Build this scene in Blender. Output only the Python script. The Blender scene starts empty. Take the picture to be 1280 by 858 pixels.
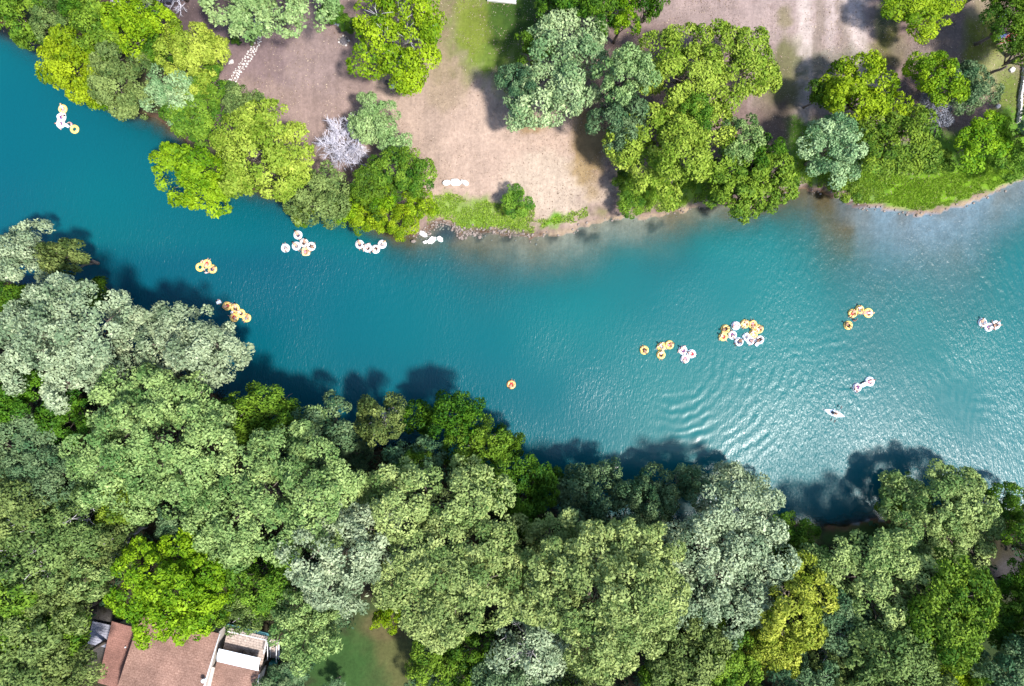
import bpy, math, random
import numpy as np
from mathutils import Vector, Matrix

# ------------------------------------------------------------------ camera, world, sun, exposure
scene = bpy.context.scene
COL = scene.collection
CAM_H = 85.33                                   # drone height over the river, metres
cam_d = bpy.data.cameras.new('camera'); cam = bpy.data.objects.new('camera', cam_d); COL.objects.link(cam)
cam.location = (0, 0, CAM_H); cam.rotation_euler = (0, 0, 0)
cam_d.sensor_width = 36; cam_d.lens = 24; cam_d.clip_start = 0.5; cam_d.clip_end = 8000
scene.camera = cam
SUN_AZ = math.radians(125); SUN_EL = math.radians(60)      # clockwise from +Y
world = bpy.data.worlds.new('World'); scene.world = world; world.use_nodes = True
wn = world.node_tree.nodes; wl = world.node_tree.links
sky = wn.new('ShaderNodeTexSky'); sky.sky_type = 'NISHITA'; sky.sun_disc = False
sky.sun_elevation = SUN_EL; sky.sun_rotation = SUN_AZ; sky.air_density = 1.0; sky.dust_density = 1.0
bgn = wn['Background']; bgn.inputs['Strength'].default_value = 0.15
wl.new(sky.outputs[0], bgn.inputs['Color'])
sd = Vector((math.sin(SUN_AZ) * math.cos(SUN_EL), math.cos(SUN_AZ) * math.cos(SUN_EL), math.sin(SUN_EL)))
sun_d = bpy.data.lights.new('sun', 'SUN'); sun_d.energy = 4.4; sun_d.angle = math.radians(6.0); sun_d.color = (1, .965, .90)
sun = bpy.data.objects.new('sun', sun_d); COL.objects.link(sun)
sun.rotation_euler = sd.to_track_quat('Z', 'Y').to_euler()
vs = scene.view_settings
vs.view_transform = 'Standard'; vs.look = 'None'; vs.exposure = 0.85; vs.gamma = 1.0
scene.cycles.max_bounces = 6; scene.cycles.diffuse_bounces = 3; scene.cycles.transparent_max_bounces = 8

RNG = np.random.default_rng(7); random.seed(7)

# ------------------------------------------------------------------ helpers
def W(px, py, z=0.0):
    """photo pixel (10 px = 1 m on the water) -> ground position of something at height z"""
    k = (CAM_H - z) / CAM_H
    return ((px - 640) / 10 * k, -(py - 429) / 10 * k)

def lin(r, g, b):
    f = lambda c: ((c / 255 + .055) / 1.055) ** 2.4 if c > 10 else c / 255 / 12.92
    return np.array([f(r), f(g), f(b)])

def tag(o, label=None, cat=None, group=None, kind=None):
    if label: o['label'] = label
    if cat: o['category'] = cat
    if group: o['group'] = group
    if kind: o['kind'] = kind
    return o

def link(name, me, mat=None, parent=None, loc=None, rot=None):
    o = bpy.data.objects.new(name, me); COL.objects.link(o)
    if mat is not None and me is not None and len(me.materials) == 0: me.materials.append(mat)
    if parent is not None: o.parent = parent
    if loc is not None: o.location = loc
    if rot is not None: o.rotation_euler = rot
    return o

def empty(name, loc=(0, 0, 0), rz=0):
    o = bpy.data.objects.new(name, None); COL.objects.link(o); o.empty_display_size = .3
    o.location = loc; o.rotation_euler = (0, 0, rz); return o

def np_mesh(name, V, F, smooth=False, attrs=None, colattr=None):
    """V (n,3), F (m,k) same-size faces; attrs: {name: per-face float}"""
    V = np.asarray(V, np.float32); F = np.asarray(F, np.int32)
    m, k = F.shape
    me = bpy.data.meshes.new(name)
    me.vertices.add(len(V)); me.vertices.foreach_set('co', V.ravel())
    me.loops.add(m * k); me.loops.foreach_set('vertex_index', F.ravel())
    me.polygons.add(m); me.polygons.foreach_set('loop_start', np.arange(0, m * k, k, dtype=np.int32))
    if smooth: me.polygons.foreach_set('use_smooth', np.ones(m, bool))
    me.update(calc_edges=True)
    for n, a in (attrs or {}).items():
        at = me.attributes.new(n, 'FLOAT', 'FACE' if len(a) == m and len(a) != len(V) else 'POINT')
        at.data.foreach_set('value', np.asarray(a, np.float32))
    for n, a in (colattr or {}).items():
        at = me.attributes.new(n, 'FLOAT_COLOR', 'POINT')
        rgba = np.ones((len(a), 4), np.float32); rgba[:, :3] = a
        at.data.foreach_set('color', rgba.ravel())
    return me

class MB:
    """collects boxes, tubes, prisms; build() links them as one mesh object"""
    def __init__(s): s.v = []; s.f = []
    def add(s, vs, fs):
        b = len(s.v); s.v += [tuple(v) for v in vs]; s.f += [tuple(i + b for i in f) for f in fs]; return s
    def box(s, c, size, rz=0, tilt=None):
        x, y, z = [d / 2 for d in size]; M = Matrix.Rotation(rz, 3, 'Z')
        if tilt is not None: M = M @ tilt
        vs = [Vector(c) + M @ Vector((a * x, b * y, d * z)) for a in (-1, 1) for b in (-1, 1) for d in (-1, 1)]
        return s.add(vs, [(0, 1, 3, 2), (4, 6, 7, 5), (0, 4, 5, 1), (2, 3, 7, 6), (0, 2, 6, 4), (1, 5, 7, 3)])
    def tube(s, pts, rad, n=6, closed=False):
        P = [Vector(p) for p in pts]; R = rad if hasattr(rad, '__len__') else [rad] * len(P)
        vs = []; m = len(P)
        for i, p in enumerate(P):
            d = (P[(i + 1) % m] - P[i - 1]) if closed else (P[min(i + 1, m - 1)] - P[max(i - 1, 0)])
            d.normalize(); a = d.orthogonal() if abs(d.z) > .95 else d.cross(Vector((0, 0, 1)))
            a.normalize(); b = d.cross(a)
            vs += [p + (a * math.cos(t) + b * math.sin(t)) * R[i] for t in [2 * math.pi * k / n for k in range(n)]]
        fs = [(i * n + k, i * n + (k + 1) % n, ((i + 1) % m) * n + (k + 1) % n, ((i + 1) % m) * n + k)
              for i in range(m if closed else m - 1) for k in range(n)]
        if not closed: fs += [tuple(range(n))[::-1], tuple(range((m - 1) * n, m * n))]
        return s.add(vs, fs)
    def prism(s, poly, z0, z1):
        n = len(poly)
        vs = [(x, y, z0) for x, y in poly] + [(x, y, z1) for x, y in poly]
        return s.add(vs, [tuple(range(n))[::-1], tuple(range(n, 2 * n))] + [(i, (i + 1) % n, n + (i + 1) % n, n + i) for i in range(n)])
    def loft(s, rings, cap=True):
        n = len(rings[0]); vs = [p for r in rings for p in r]
        fs = [(i * n + k, i * n + (k + 1) % n, (i + 1) * n + (k + 1) % n, (i + 1) * n + k) for i in range(len(rings) - 1) for k in range(n)]
        if cap: fs += [tuple(range(n))[::-1], tuple(range((len(rings) - 1) * n, len(rings) * n))]
        return s.add(vs, fs)
    def mesh(s, name, smooth=False):
        me = bpy.data.meshes.new(name); me.from_pydata(s.v, [], s.f)
        if smooth: me.polygons.foreach_set('use_smooth', np.ones(len(me.polygons), bool))
        me.update(); return me
    def build(s, name, mat, parent=None, smooth=False, bevel=0):
        o = link(name, s.mesh(name, smooth), mat, parent)
        if bevel:
            b = o.modifiers.new('Bevel', 'BEVEL'); b.width = bevel; b.segments = 2
        return o

# ------------------------------------------------------------------ materials
MATS = {}
def mat(name):
    m = bpy.data.materials.new(name); m.use_nodes = True; MATS[name] = m
    return m, m.node_tree.nodes, m.node_tree.links, m.node_tree.nodes['Principled BSDF']

def plain(name, col, rough=.6, var=.15, scale=6.0, spec=.4, bump=0.0, col2=None):
    """noise-varied paint, wood, cloth, stone"""
    m, n, l, p = mat(name)
    tc = n.new('ShaderNodeTexCoord'); ns = n.new('ShaderNodeTexNoise'); ns.inputs['Scale'].default_value = scale; ns.inputs['Detail'].default_value = 5
    l.new(tc.outputs['Object'], ns.inputs['Vector'])
    r = n.new('ShaderNodeValToRGB'); r.color_ramp.elements[0].position = .3; r.color_ramp.elements[1].position = .7
    c = np.array(col); c2 = np.array(col2) if col2 is not None else c * (1 + var)
    r.color_ramp.elements[0].color = (*(c * (1 - var)), 1); r.color_ramp.elements[1].color = (*np.clip(c2, 0, 1), 1)
    l.new(ns.outputs['Fac'], r.inputs['Fac']); l.new(r.outputs['Color'], p.inputs['Base Color'])
    p.inputs['Roughness'].default_value = rough; p.inputs['Specular IOR Level'].default_value = spec
    if bump:
        b = n.new('ShaderNodeBump'); b.inputs['Strength'].default_value = bump; b.inputs['Distance'].default_value = .05
        l.new(ns.outputs['Fac'], b.inputs['Height']); l.new(b.outputs['Normal'], p.inputs['Normal'])
    return m

def foliage(name, ca, cb, trans=.2):
    """leaf colour runs from ca to cb with the leaf's own tint; part of the light passes through"""
    m, n, l, p = mat(name)
    at = n.new('ShaderNodeAttribute'); at.attribute_name = 'tint'
    oi = n.new('ShaderNodeObjectInfo')
    r = n.new('ShaderNodeValToRGB'); r.color_ramp.elements[0].color = (*ca, 1); r.color_ramp.elements[1].color = (*cb, 1)
    l.new(at.outputs['Fac'], r.inputs['Fac'])
    hs = n.new('ShaderNodeHueSaturation')
    mr = n.new('ShaderNodeMapRange'); mr.inputs['To Min'].default_value = .485; mr.inputs['To Max'].default_value = .515
    l.new(oi.outputs['Random'], mr.inputs['Value']); l.new(mr.outputs['Result'], hs.inputs['Hue'])
    l.new(r.outputs['Color'], hs.inputs['Color']); l.new(hs.outputs['Color'], p.inputs['Base Color'])
    p.inputs['Roughness'].default_value = .6; p.inputs['Specular IOR Level'].default_value = .15
    tr = n.new('ShaderNodeBsdfTranslucent'); mx = n.new('ShaderNodeMixShader'); mx.inputs['Fac'].default_value = trans
    l.new(hs.outputs['Color'], tr.inputs['Color']); l.new(p.outputs[0], mx.inputs[1]); l.new(tr.outputs[0], mx.inputs[2])
    l.new(mx.outputs[0], n['Material Output'].inputs['Surface'])
    return m

LEAF = {
 'silver': foliage('leaf_silver', (.15, .225, .12), (.48, .56, .345)),
 'sage': foliage('leaf_sage', (.10, .19, .05), (.41, .51, .175)),
 'lime': foliage('leaf_lime', (.08, .18, .004), (.31, .44, .014)),
 'yellow': foliage('leaf_yellow_green', (.14, .22, .015), (.43, .49, .07)),
 'mid': foliage('leaf_mid_green', (.045, .125, .010), (.215, .335, .03)),
 'dark': foliage('leaf_dark_green', (.024, .085, .008), (.12, .235, .014)),
 'teal': foliage('leaf_teal_green', (.045, .115, .05), (.20, .29, .13)),
 'pale': foliage('leaf_pale_blue_green', (.13, .25, .10), (.44, .56, .28)),
 'olive': foliage('leaf_olive', (.065, .12, .030), (.25, .33, .095)),
 'fresh': foliage('leaf_fresh_pale', (.15, .27, .085), (.40, .53, .22)),
 'grey': foliage('leaf_grey', (.12, .13, .15), (.27, .28, .32), .15),
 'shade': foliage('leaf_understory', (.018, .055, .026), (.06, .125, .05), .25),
 'grass': foliage('grass_green', (.20, .34, .022), (.46, .60, .08)),
 'straw': foliage('grass_dry', (.28, .21, .16), (.52, .44, .37), .15),
}
BARK = plain('bark', (.16, .13, .11), .9, .35, 3, .2, .5)
BARK_PALE = plain('bark_pale', (.42, .40, .41), .9, .25, 4, .2, .3)
BLEACHED = plain('bleached_wood', (.55, .53, .60), .9, .2, 4, .2)
STONE = plain('limestone', (.52, .48, .46), .9, .18, 5, .25, .4)
STONE_WHITE = plain('white_limestone', (.80, .77, .74), .85, .1, 4, .25, .3)
STONE_BROWN = plain('river_stone', (.22, .18, .16), .85, .35, 4, .3, .4)
WHITE = plain('white_vinyl', (.76, .82, .90), .4, .03, 3, .5)
YELLOW = plain('yellow_vinyl', (.90, .64, .17), .4, .08, 3, .5)
ORANGE = plain('orange_vinyl', (.88, .46, .14), .4, .08, 3, .5)
CREAM = plain('cream_vinyl', (.85, .66, .33), .45, .05, 3, .5)
BLACKV = plain('black_vinyl', (.02, .02, .025), .4, .1, 3, .5)
BLUEV = plain('blue_plastic', (.04, .10, .30), .4, .1, 3, .5)

# ------------------------------------------------------------------ the river's course
NS = np.array([(-1500, -640), (-300, -120), (0, 28), (45, 52), (110, 105), (160, 136), (195, 148), (228, 168), (245, 205), (290, 232), (345, 240), (400, 252),
      (450, 272), (500, 292), (520, 294), (533, 291), (541, 283), (550, 280), (562, 281), (571, 286), (577, 294), (590, 290), (612, 291), (640, 292), (665, 296),
      (690, 294), (720, 287), (750, 277), (780, 270), (800, 273), (820, 270), (850, 265), (872, 257), (900, 254), (940, 258), (966, 250), (976, 241), (1000, 237),
      (1030, 240), (1054, 248), (1062, 258), (1085, 261), (1110, 262), (1145, 269), (1172, 265), (1205, 256), (1235, 244), (1262, 231), (1290, 218), (1500, 130), (3000, -500)], float)
SS = np.array([(-1500, -330), (-300, 150), (0, 345), (80, 412), (200, 455), (300, 515), (430, 565), (520, 562), (600, 595), (680, 640), (800, 655), (900, 655),
      (980, 654), (1040, 660), (1075, 652), (1112, 648), (1160, 655), (1280, 640), (1500, 600), (3000, 100)], float)

def seg_dist(px, py, L):
    d = np.full(px.shape, 1e9)
    for (ax, ay), (bx, by) in zip(L[:-1], L[1:]):
        t = np.clip(((px - ax) * (bx - ax) + (py - ay) * (by - ay)) / ((bx - ax) ** 2 + (by - ay) ** 2), 0, 1)
        d = np.minimum(d, np.hypot(px - ax - t * (bx - ax), py - ay - t * (by - ay)))
    return d / 10

def vnoise(x, y, s, seed=0):
    """smooth value noise 0..1, feature size s"""
    x = np.asarray(x, float) / s + 1000.3 + seed * 17.7; y = np.asarray(y, float) / s + 1000.7 + seed * 9.1
    ix = np.floor(x).astype(np.int64); iy = np.floor(y).astype(np.int64); fx = x - ix; fy = y - iy
    fx = fx * fx * (3 - 2 * fx); fy = fy * fy * (3 - 2 * fy)
    def h(a, b):
        v = (a * 374761393 + b * 668265263 + seed * 974711) & 0x7fffffff
        v = ((v ^ (v >> 13)) * 1274126177) & 0x7fffffff
        return ((v ^ (v >> 16)) & 0xffff) / 65535.0
    return (h(ix, iy) * (1 - fx) + h(ix + 1, iy) * fx) * (1 - fy) + (h(ix, iy + 1) * (1 - fx) + h(ix + 1, iy + 1) * fx) * fy

def shore(x, y):
    """signed distances in metres: north shore, south shore (positive on land)"""
    px = 640 + 10 * np.asarray(x, float); py = 429 - 10 * np.asarray(y, float)
    px = px + (vnoise(px, py, 9, 3) - .5) * 5; py = py + (vnoise(px, py, 7, 4) - .5) * 6
    dn = seg_dist(px, py, NS) * np.where(py < np.interp(px, NS[:, 0], NS[:, 1]), 1, -1)
    ds = seg_dist(px, py, SS) * np.where(py > np.interp(px, SS[:, 0], SS[:, 1]), 1, -1)
    return px, py, dn, ds

def height(x, y, want=False):
    px, py, dn, ds = shore(x, y)
    land_n = .07 + .55 * (1 - np.exp(-np.maximum(dn, 0) / 1.1)) + .6 * (1 - np.exp(-np.maximum(dn, 0) / 9))
    land_s = .10 + .9 * (1 - np.exp(-np.maximum(ds, 0) / 1.3)) + 1.3 * (1 - np.exp(-np.maximum(ds, 0) / 12))
    # shallows: the bed falls slowly off the gravel beaches, steeply elsewhere; widened far right for the painted sheen
    wid = np.interp(px, [-300, 250, 470, 540, 620, 720, 820, 900, 960, 1020, 1090, 1180, 1280, 1500], [1.4, 1.2, 1.4, 3.4, 4.4, 4.0, 3.8, 2.6, 2.0, 5.0, 9.5, 8.5, 6.0, 5])
    wid = wid * (.75 + .5 * vnoise(px, py, 60, 8))
    dep_n = 3.2 * (1 - np.exp(-(np.maximum(-dn, 0) / (2.4 * wid)) ** 1.25))
    dep_s = 3.2 * (1 - np.exp(-(np.maximum(-ds, 0) / 2.0)))
    bed = -np.minimum(dep_n, dep_s) - .02
    z = np.where(dn > 0, land_n, np.where(ds > 0, land_s, bed))
    rough = np.where(z > 0, .10, .05)
    z = z + (vnoise(px, py, 14, 1) - .5) * rough * np.clip((np.maximum(dn, ds)) * 2, 0, 1) + (vnoise(px, py, 90, 2) - .5) * .5 * np.clip(np.maximum(dn, ds) / 6, 0, 1)
    return (z, px, py, dn, ds) if want else z

def zg(x, y): return float(height(np.array([x]), np.array([y]))[0])

def axis(lo, hi, step, far):
    a = np.arange(lo, hi + step / 2, step); g = step; out = []; c = hi
    while c < far: g *= 1.35; c += g; out.append(c)
    g = step; c = lo; inn = []
    while c > -far: g *= 1.35; c -= g; inn.append(c)
    return np.array(inn[::-1] + list(a) + out)

def grid(xs, ys):
    X, Y = np.meshgrid(xs, ys); nx, ny = len(xs), len(ys)
    i = np.arange(ny - 1)[:, None] * nx + np.arange(nx - 1)[None, :]
    return X.ravel(), Y.ravel(), np.stack([i, i + 1, i + nx + 1, i + nx], -1).reshape(-1, 4)

# ------------------------------------------------------------------ ground: one sheet, land and river bed
xs = axis(-70, 70, .4, 2500); ys = axis(-48, 48, .4, 2500)
X, Y, GF = grid(xs, ys)
Z, PX, PY, DN, DS = height(X, Y, True)
north = DN > 0; south = DS > 0; wet = ~(north | south)
C = np.zeros((len(X), 3)); C[:] = lin(146, 124, 118)
n1 = vnoise(PX, PY, 24, 11); n2 = vnoise(PX, PY, 7, 12); n3 = vnoise(PX, PY, 60, 13)
def blob(cx, cy, rx, ry, col, s=1.0, rot=0, soft=.55):
    c, sn = math.cos(math.radians(rot)), math.sin(math.radians(rot))
    dx, dy = PX - cx, PY - cy; u = (dx * c + dy * sn) / rx; v = (-dx * sn + dy * c) / ry
    q = np.sqrt(u * u + v * v) + (n1 - .5) * .5 + (n2 - .5) * .45
    a = np.clip((1 + soft / 2 - q) / soft, 0, 1) * s
    C[:] = C * (1 - a[:, None]) + np.array(col)[None] * a[:, None]
mauve = lin(168, 144, 136); beige = lin(206, 179, 161); lav = lin(184, 163, 157)
green = lin(118, 148, 48); bright = lin(150, 186, 52); olive = lin(126, 120, 66); dkgreen = lin(62, 92, 36); litter = lin(92, 78, 64)
blob(150, 0, 230, 170, litter); blob(350, 100, 110, 120, mauve); blob(420, 150, 60, 60, mauve); blob(400, 80, 50, 40, lin(164, 142, 138), .8)
blob(600, 160, 120, 120, beige); blob(660, 210, 110, 70, beige); blob(520, 150, 40, 80, lin(188, 164, 148), .8); blob(690, 235, 60, 40, lin(214, 194, 174), .8)
blob(560, 30, 34, 60, lin(150, 140, 96), .7); blob(620, 45, 52, 62, lin(112, 140, 46), .95); blob(650, 10, 50, 60, dkgreen, .9); blob(590, 20, 20, 60, lin(140, 150, 62), .7)
blob(560, 110, 26, 34, lin(160, 142, 112), .5); blob(735, 185, 22, 55, lin(158, 130, 78), .75); blob(662, 160, 22, 12, lin(160, 130, 84), .7)
blob(890, 14, 80, 40, lin(180, 158, 152)); blob(1010, 45, 80, 110, lav); blob(1000, 60, 9, 130, lin(222, 204, 196), .9, 0, .9); blob(1068, 50, 13, 95, lin(220, 202, 196), .9, -14, .9); blob(1033, 30, 6, 100, lin(214, 196, 190), .6)
blob(1018, 40, 6, 90, lin(146, 132, 118), .6); blob(1048, 40, 6, 80, lin(150, 136, 122), .5, -6); blob(972, 108, 26, 52, lin(112, 112, 66), .85); blob(975, 28, 10, 14, olive, .6); blob(965, 160, 26, 34, lin(126, 108, 100), .8)
blob(1040, 85, 40, 20, lin(120, 122, 100), .6); blob(1100, 40, 14, 30, dkgreen, .7); blob(1105, 66, 30, 20, olive, .7)
blob(1165, 60, 50, 22, lin(146, 130, 124), .9, -12); blob(1222, 55, 22, 60, lin(128, 134, 56), .95); blob(1216, 12, 18, 18, lin(170, 150, 130), .7)
blob(1240, 100, 24, 30, lin(170, 170, 118), .7); blob(1254, 128, 20, 40, lin(122, 140, 58), .9); blob(1277, 120, 8, 50, lin(138, 130, 62), .9)
blob(250, 20, 50, 60, lin(104, 88, 92), .8); blob(310, 60, 50, 50, lin(140, 118, 122), .7)
# green bank strip
wav = (n1 - .5) * 1.6 + (n2 - .5) * 1.0
def strip(x0, x1, d0, d1, col, s=1.0):
    fx = np.clip((PX - x0) / 12, 0, 1) * np.clip((x1 - PX) / 12, 0, 1)
    a = np.clip((DN + wav - d0) / .5, 0, 1) * np.clip((d1 - DN + wav) / 1.0, 0, 1) * fx * s * north
    C[:] = C * (1 - a[:, None]) + np.array(col)[None] * a[:, None]
strip(535, 668, .3, 4.2, lin(150, 174, 88)); strip(560, 640, .2, 1.8, lin(128, 168, 62), .7); strip(668, 735, .9, 2.4, lin(116, 172, 36)); strip(735, 768, .8, 1.6, lin(150, 150, 80), .5)
strip(768, 890, 1.0, 6, lin(104, 152, 44)); strip(800, 880, .8, 2.6, lin(140, 172, 70), .8); strip(975, 1500, .6, 9, lin(108, 150, 52)); strip(1100, 1500, .4, 5.0, lin(126, 168, 40)); strip(1000, 1100, .6, 3, lin(134, 164, 82), .8)
strip(0, 520, .2, 4, lin(70, 84, 44), .7)
# south bank
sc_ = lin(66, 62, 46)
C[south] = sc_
def sblob(*a, **k):
    keep = C.copy(); blob(*a, **k); C[~south] = keep[~south]
sblob(475, 818, 80, 62, lin(76, 96, 52), 1); sblob(500, 808, 22, 46, lin(118, 112, 70), .6, rot=-12); sblob(490, 775, 36, 16, lin(112, 100, 68), .7); sblob(420, 820, 40, 50, lin(60, 96, 46), .8)
sblob(1085, 665, 70, 14, lin(74, 104, 50), .9); sblob(1252, 712, 22, 26, lin(84, 80, 84), .8); sblob(1220, 795, 60, 50, lin(58, 80, 40), .8)
sblob(150, 790, 60, 30, lin(104, 100, 100), .8)
# bare shore edges and bed
edge = np.exp(-(np.clip(DN, 0, 9) / .38) ** 2) * north
a = np.clip(edge * (.6 + .8 * n2), 0, 1)
sand = np.where(((PX > 680) & (PX < 890))[:, None] | (PX > 1080)[:, None], lin(182, 160, 134)[None], lin(104, 80, 62)[None])
C[:] = C * (1 - a[:, None]) + sand * a[:, None]
a = np.clip(np.exp(-(np.clip(DS, 0, 9) / .5) ** 2) * south * (.3 + n2), 0, 1); C[:] = C * (1 - a[:, None]) + np.where((PX > 1030)[:, None], lin(120, 84, 66)[None], lin(62, 56, 46)[None]) * a[:, None]
gravel_sheen = np.where((PX > 1010)[:, None], lin(146, 156, 174)[None], lin(172, 158, 146)[None]) * (.9 + .2 * n2)[:, None]; mud = lin(122, 92, 60) * (.7 + .6 * n1)[:, None]  # right of the bay, pale sky sheen is painted into the bed colour
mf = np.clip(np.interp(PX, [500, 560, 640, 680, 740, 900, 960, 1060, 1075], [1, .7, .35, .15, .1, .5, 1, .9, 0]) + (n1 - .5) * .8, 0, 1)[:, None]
C[wet] = (gravel_sheen * (1 - mf) + mud * mf)[wet]
pond = np.clip(1.25 - np.hypot((PX - 558) / 20, (PY - 291) / 13), 0, 1)[:, None] * wet[:, None]
C[:] = C * (1 - pond) + lin(74, 74, 84)[None] * pond
for (cx, cy, r) in ((738, 297, 11), (820, 283, 9), (600, 297, 8), (632, 297, 8), (690, 299, 9), (722, 292, 6), (770, 279, 9), (930, 268, 10)):
    p_ = np.clip(1.3 - np.hypot(PX - cx, (PY - cy) * 1.4) / r + (n2 - .5) * 1.6, 0, 1)[:, None] * wet[:, None] * .8
    C[:] = C * (1 - p_) + lin(64, 62, 58)[None] * p_

m, n, l, p = mat('ground')
va = n.new('ShaderNodeAttribute'); va.attribute_name = 'ground_colour'
geo = n.new('ShaderNodeNewGeometry')
na = n.new('ShaderNodeTexNoise'); na.inputs['Scale'].default_value = 2.6; na.inputs['Detail'].default_value = 9; na.inputs['Roughness'].default_value = .72
nb = n.new('ShaderNodeTexNoise'); nb.inputs['Scale'].default_value = .5; nb.inputs['Detail'].default_value = 6; nb.inputs['Roughness'].default_value = .65
l.new(geo.outputs['Position'], na.inputs['Vector']); l.new(geo.outputs['Position'], nb.inputs['Vector'])
ra = n.new('ShaderNodeMapRange'); ra.inputs['From Min'].default_value = .25; ra.inputs['From Max'].default_value = .75; ra.inputs['To Min'].default_value = .66; ra.inputs['To Max'].default_value = 1.14
rb = n.new('ShaderNodeMapRange'); rb.inputs['From Min'].default_value = .3; rb.inputs['From Max'].default_value = .7; rb.inputs['To Min'].default_value = .8; rb.inputs['To Max'].default_value = 1.08
l.new(na.outputs['Fac'], ra.inputs['Value']); l.new(nb.outputs['Fac'], rb.inputs['Value'])
ms = n.new('ShaderNodeMapping'); ms.inputs['Scale'].default_value = (2.2, .10, 1); ms.inputs['Rotation'].default_value = (0, 0, .04); l.new(geo.outputs['Position'], ms.inputs['Vector'])
nst = n.new('ShaderNodeTexNoise'); nst.inputs['Scale'].default_value = 1; nst.inputs['Detail'].default_value = 4; nst.inputs['Distortion'].default_value = .8; l.new(ms.outputs[0], nst.inputs['Vector'])
rs = n.new('ShaderNodeMapRange'); rs.inputs['From Min'].default_value = .3; rs.inputs['From Max'].default_value = .7; rs.inputs['To Min'].default_value = .92; rs.inputs['To Max'].default_value = 1.05; l.new(nst.outputs['Fac'], rs.inputs['Value'])
m0 = n.new('ShaderNodeMath'); m0.operation = 'MULTIPLY'; l.new(ra.outputs[0], m0.inputs[0]); l.new(rs.outputs[0], m0.inputs[1])
mm = n.new('ShaderNodeMath'); mm.operation = 'MULTIPLY'; l.new(m0.outputs[0], mm.inputs[0]); l.new(rb.outputs[0], mm.inputs[1])
vm = n.new('ShaderNodeVectorMath'); vm.operation = 'SCALE'; l.new(va.outputs['Color'], vm.inputs[0]); l.new(mm.outputs[0], vm.inputs['Scale'])
l.new(vm.outputs[0], p.inputs['Base Color']); p.inputs['Roughness'].default_value = .95; p.inputs['Specular IOR Level'].default_value = .15
bp = n.new('ShaderNodeBump'); bp.inputs['Strength'].default_value = .8; bp.inputs['Distance'].default_value = .12
l.new(na.outputs['Fac'], bp.inputs['Height']); l.new(bp.outputs['Normal'], p.inputs['Normal'])
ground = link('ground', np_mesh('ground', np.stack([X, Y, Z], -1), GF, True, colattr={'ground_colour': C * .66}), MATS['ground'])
tag(ground, kind='structure')
C_all = C

# ------------------------------------------------------------------ river water
xs = axis(-66, 66, .25, 260); ys = axis(-26, 44, .25, 150)
X, Y, WF = grid(xs, ys)
Zb, PX, PY, DN, DS = height(X, Y, True)
dep = np.maximum(-Zb, 0)
wz = np.zeros(len(X))
def ring(cx, cy, r0, r1, lam, amp, a0=None, a1=None):
    """ripples running out from a drifting group"""
    d = np.hypot(PX - cx, PY - cy); env = np.clip((d - r0) / 15, 0, 1) * np.clip((r1 - d) / 25, 0, 1)
    if a0 is not None:
        an = np.degrees(np.arctan2(PY - cy, PX - cx)); env = env * np.clip((an - a0) / 15, 0, 1) * np.clip((a1 - an) / 15, 0, 1)
    wob = (vnoise(PX, PY, 34, 21) - .5) * 16 + (vnoise(PX, PY, 9, 22) - .5) * 6
    patch = np.clip(vnoise(PX + cx, PY + cy, 38, 24) * 1.9 - .55, 0, 1)
    wob = wob * (1 if a0 is None else .55)
    wz[:] += amp * env * np.sin(2 * np.pi * (d + wob) / lam) * (.1 + .9 * vnoise(PX, PY, 12, 23)) * (patch if a0 is None else .45 + .55 * patch)
ring(836, 440, 45, 195, 12, .026, -8, 108); ring(842, 440, 30, 90, 8, .007)
ring(928, 417, 25, 110, 8, .010); ring(1073, 395, 18, 130, 9, .011); ring(1073, 395, 40, 190, 13, .012, -150, -40)
ring(1043, 517, 16, 120, 11, .015); ring(1080, 481, 14, 90, 9, .010); ring(1236, 407, 14, 150, 11, .012)
ring(460, 308, 20, 120, 10, .010, 10, 150); ring(374, 305, 20, 110, 9, .008); ring(295, 390, 20, 100, 9, .007); ring(257, 334, 20, 100, 10, .007); ring(84, 150, 20, 90, 10, .004); ring(639, 481, 8, 90, 9, .005); ring(1010, 225, 10, 70, 10, .01)
def train(cx, cy, rx, ry, ang, lam, amp):
    c, s = math.cos(math.radians(ang)), math.sin(math.radians(ang)); u = (PX - cx) * c + (PY - cy) * s
    env = np.exp(-((PX - cx) / rx) ** 2 - ((PY - cy) / ry) ** 2)
    wob = (vnoise(PX, PY, 26, 31) - .5) * 13 + (vnoise(PX, PY, 8, 32) - .5) * 5
    wz[:] += amp * env * np.sin(2 * np.pi * (u + wob) / lam) * (.35 + 1.1 * vnoise(PX, PY, 20, 33))
train(1100, 310, 120, 80, 12, 12, .016); train(1230, 320, 70, 110, -8, 12, .015); train(1000, 320, 60, 70, -25, 9, .009); train(1150, 540, 100, 70, 14, 10, .010)
train(480, 340, 90, 60, 28, 10, .007); train(1240, 480, 70, 90, 6, 9, .009)
fac = np.exp(-(dep / 1.1) ** 1.5)
keep = ((DN < 1.0) & (DS < 1.2)).reshape(len(ys), len(xs))
kf = (keep[:-1, :-1] | keep[1:, :-1] | keep[:-1, 1:] | keep[1:, 1:]).ravel()
WF = WF[kf]; used = np.unique(WF); remap = np.full(len(X), -1); remap[used] = np.arange(len(used)); WF = remap[WF]
tealness = np.clip(np.interp(PX, [0, 250, 520, 800, 1000, 1280], [.12, .2, .62, .88, .95, .95]) + (vnoise(PX, PY, 120, 41) - .5) * .35 - np.clip((PY - 430) / 260, 0, 1) * .35 + np.clip((330 - PY) / 120, 0, .25), 0, 1)
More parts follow.
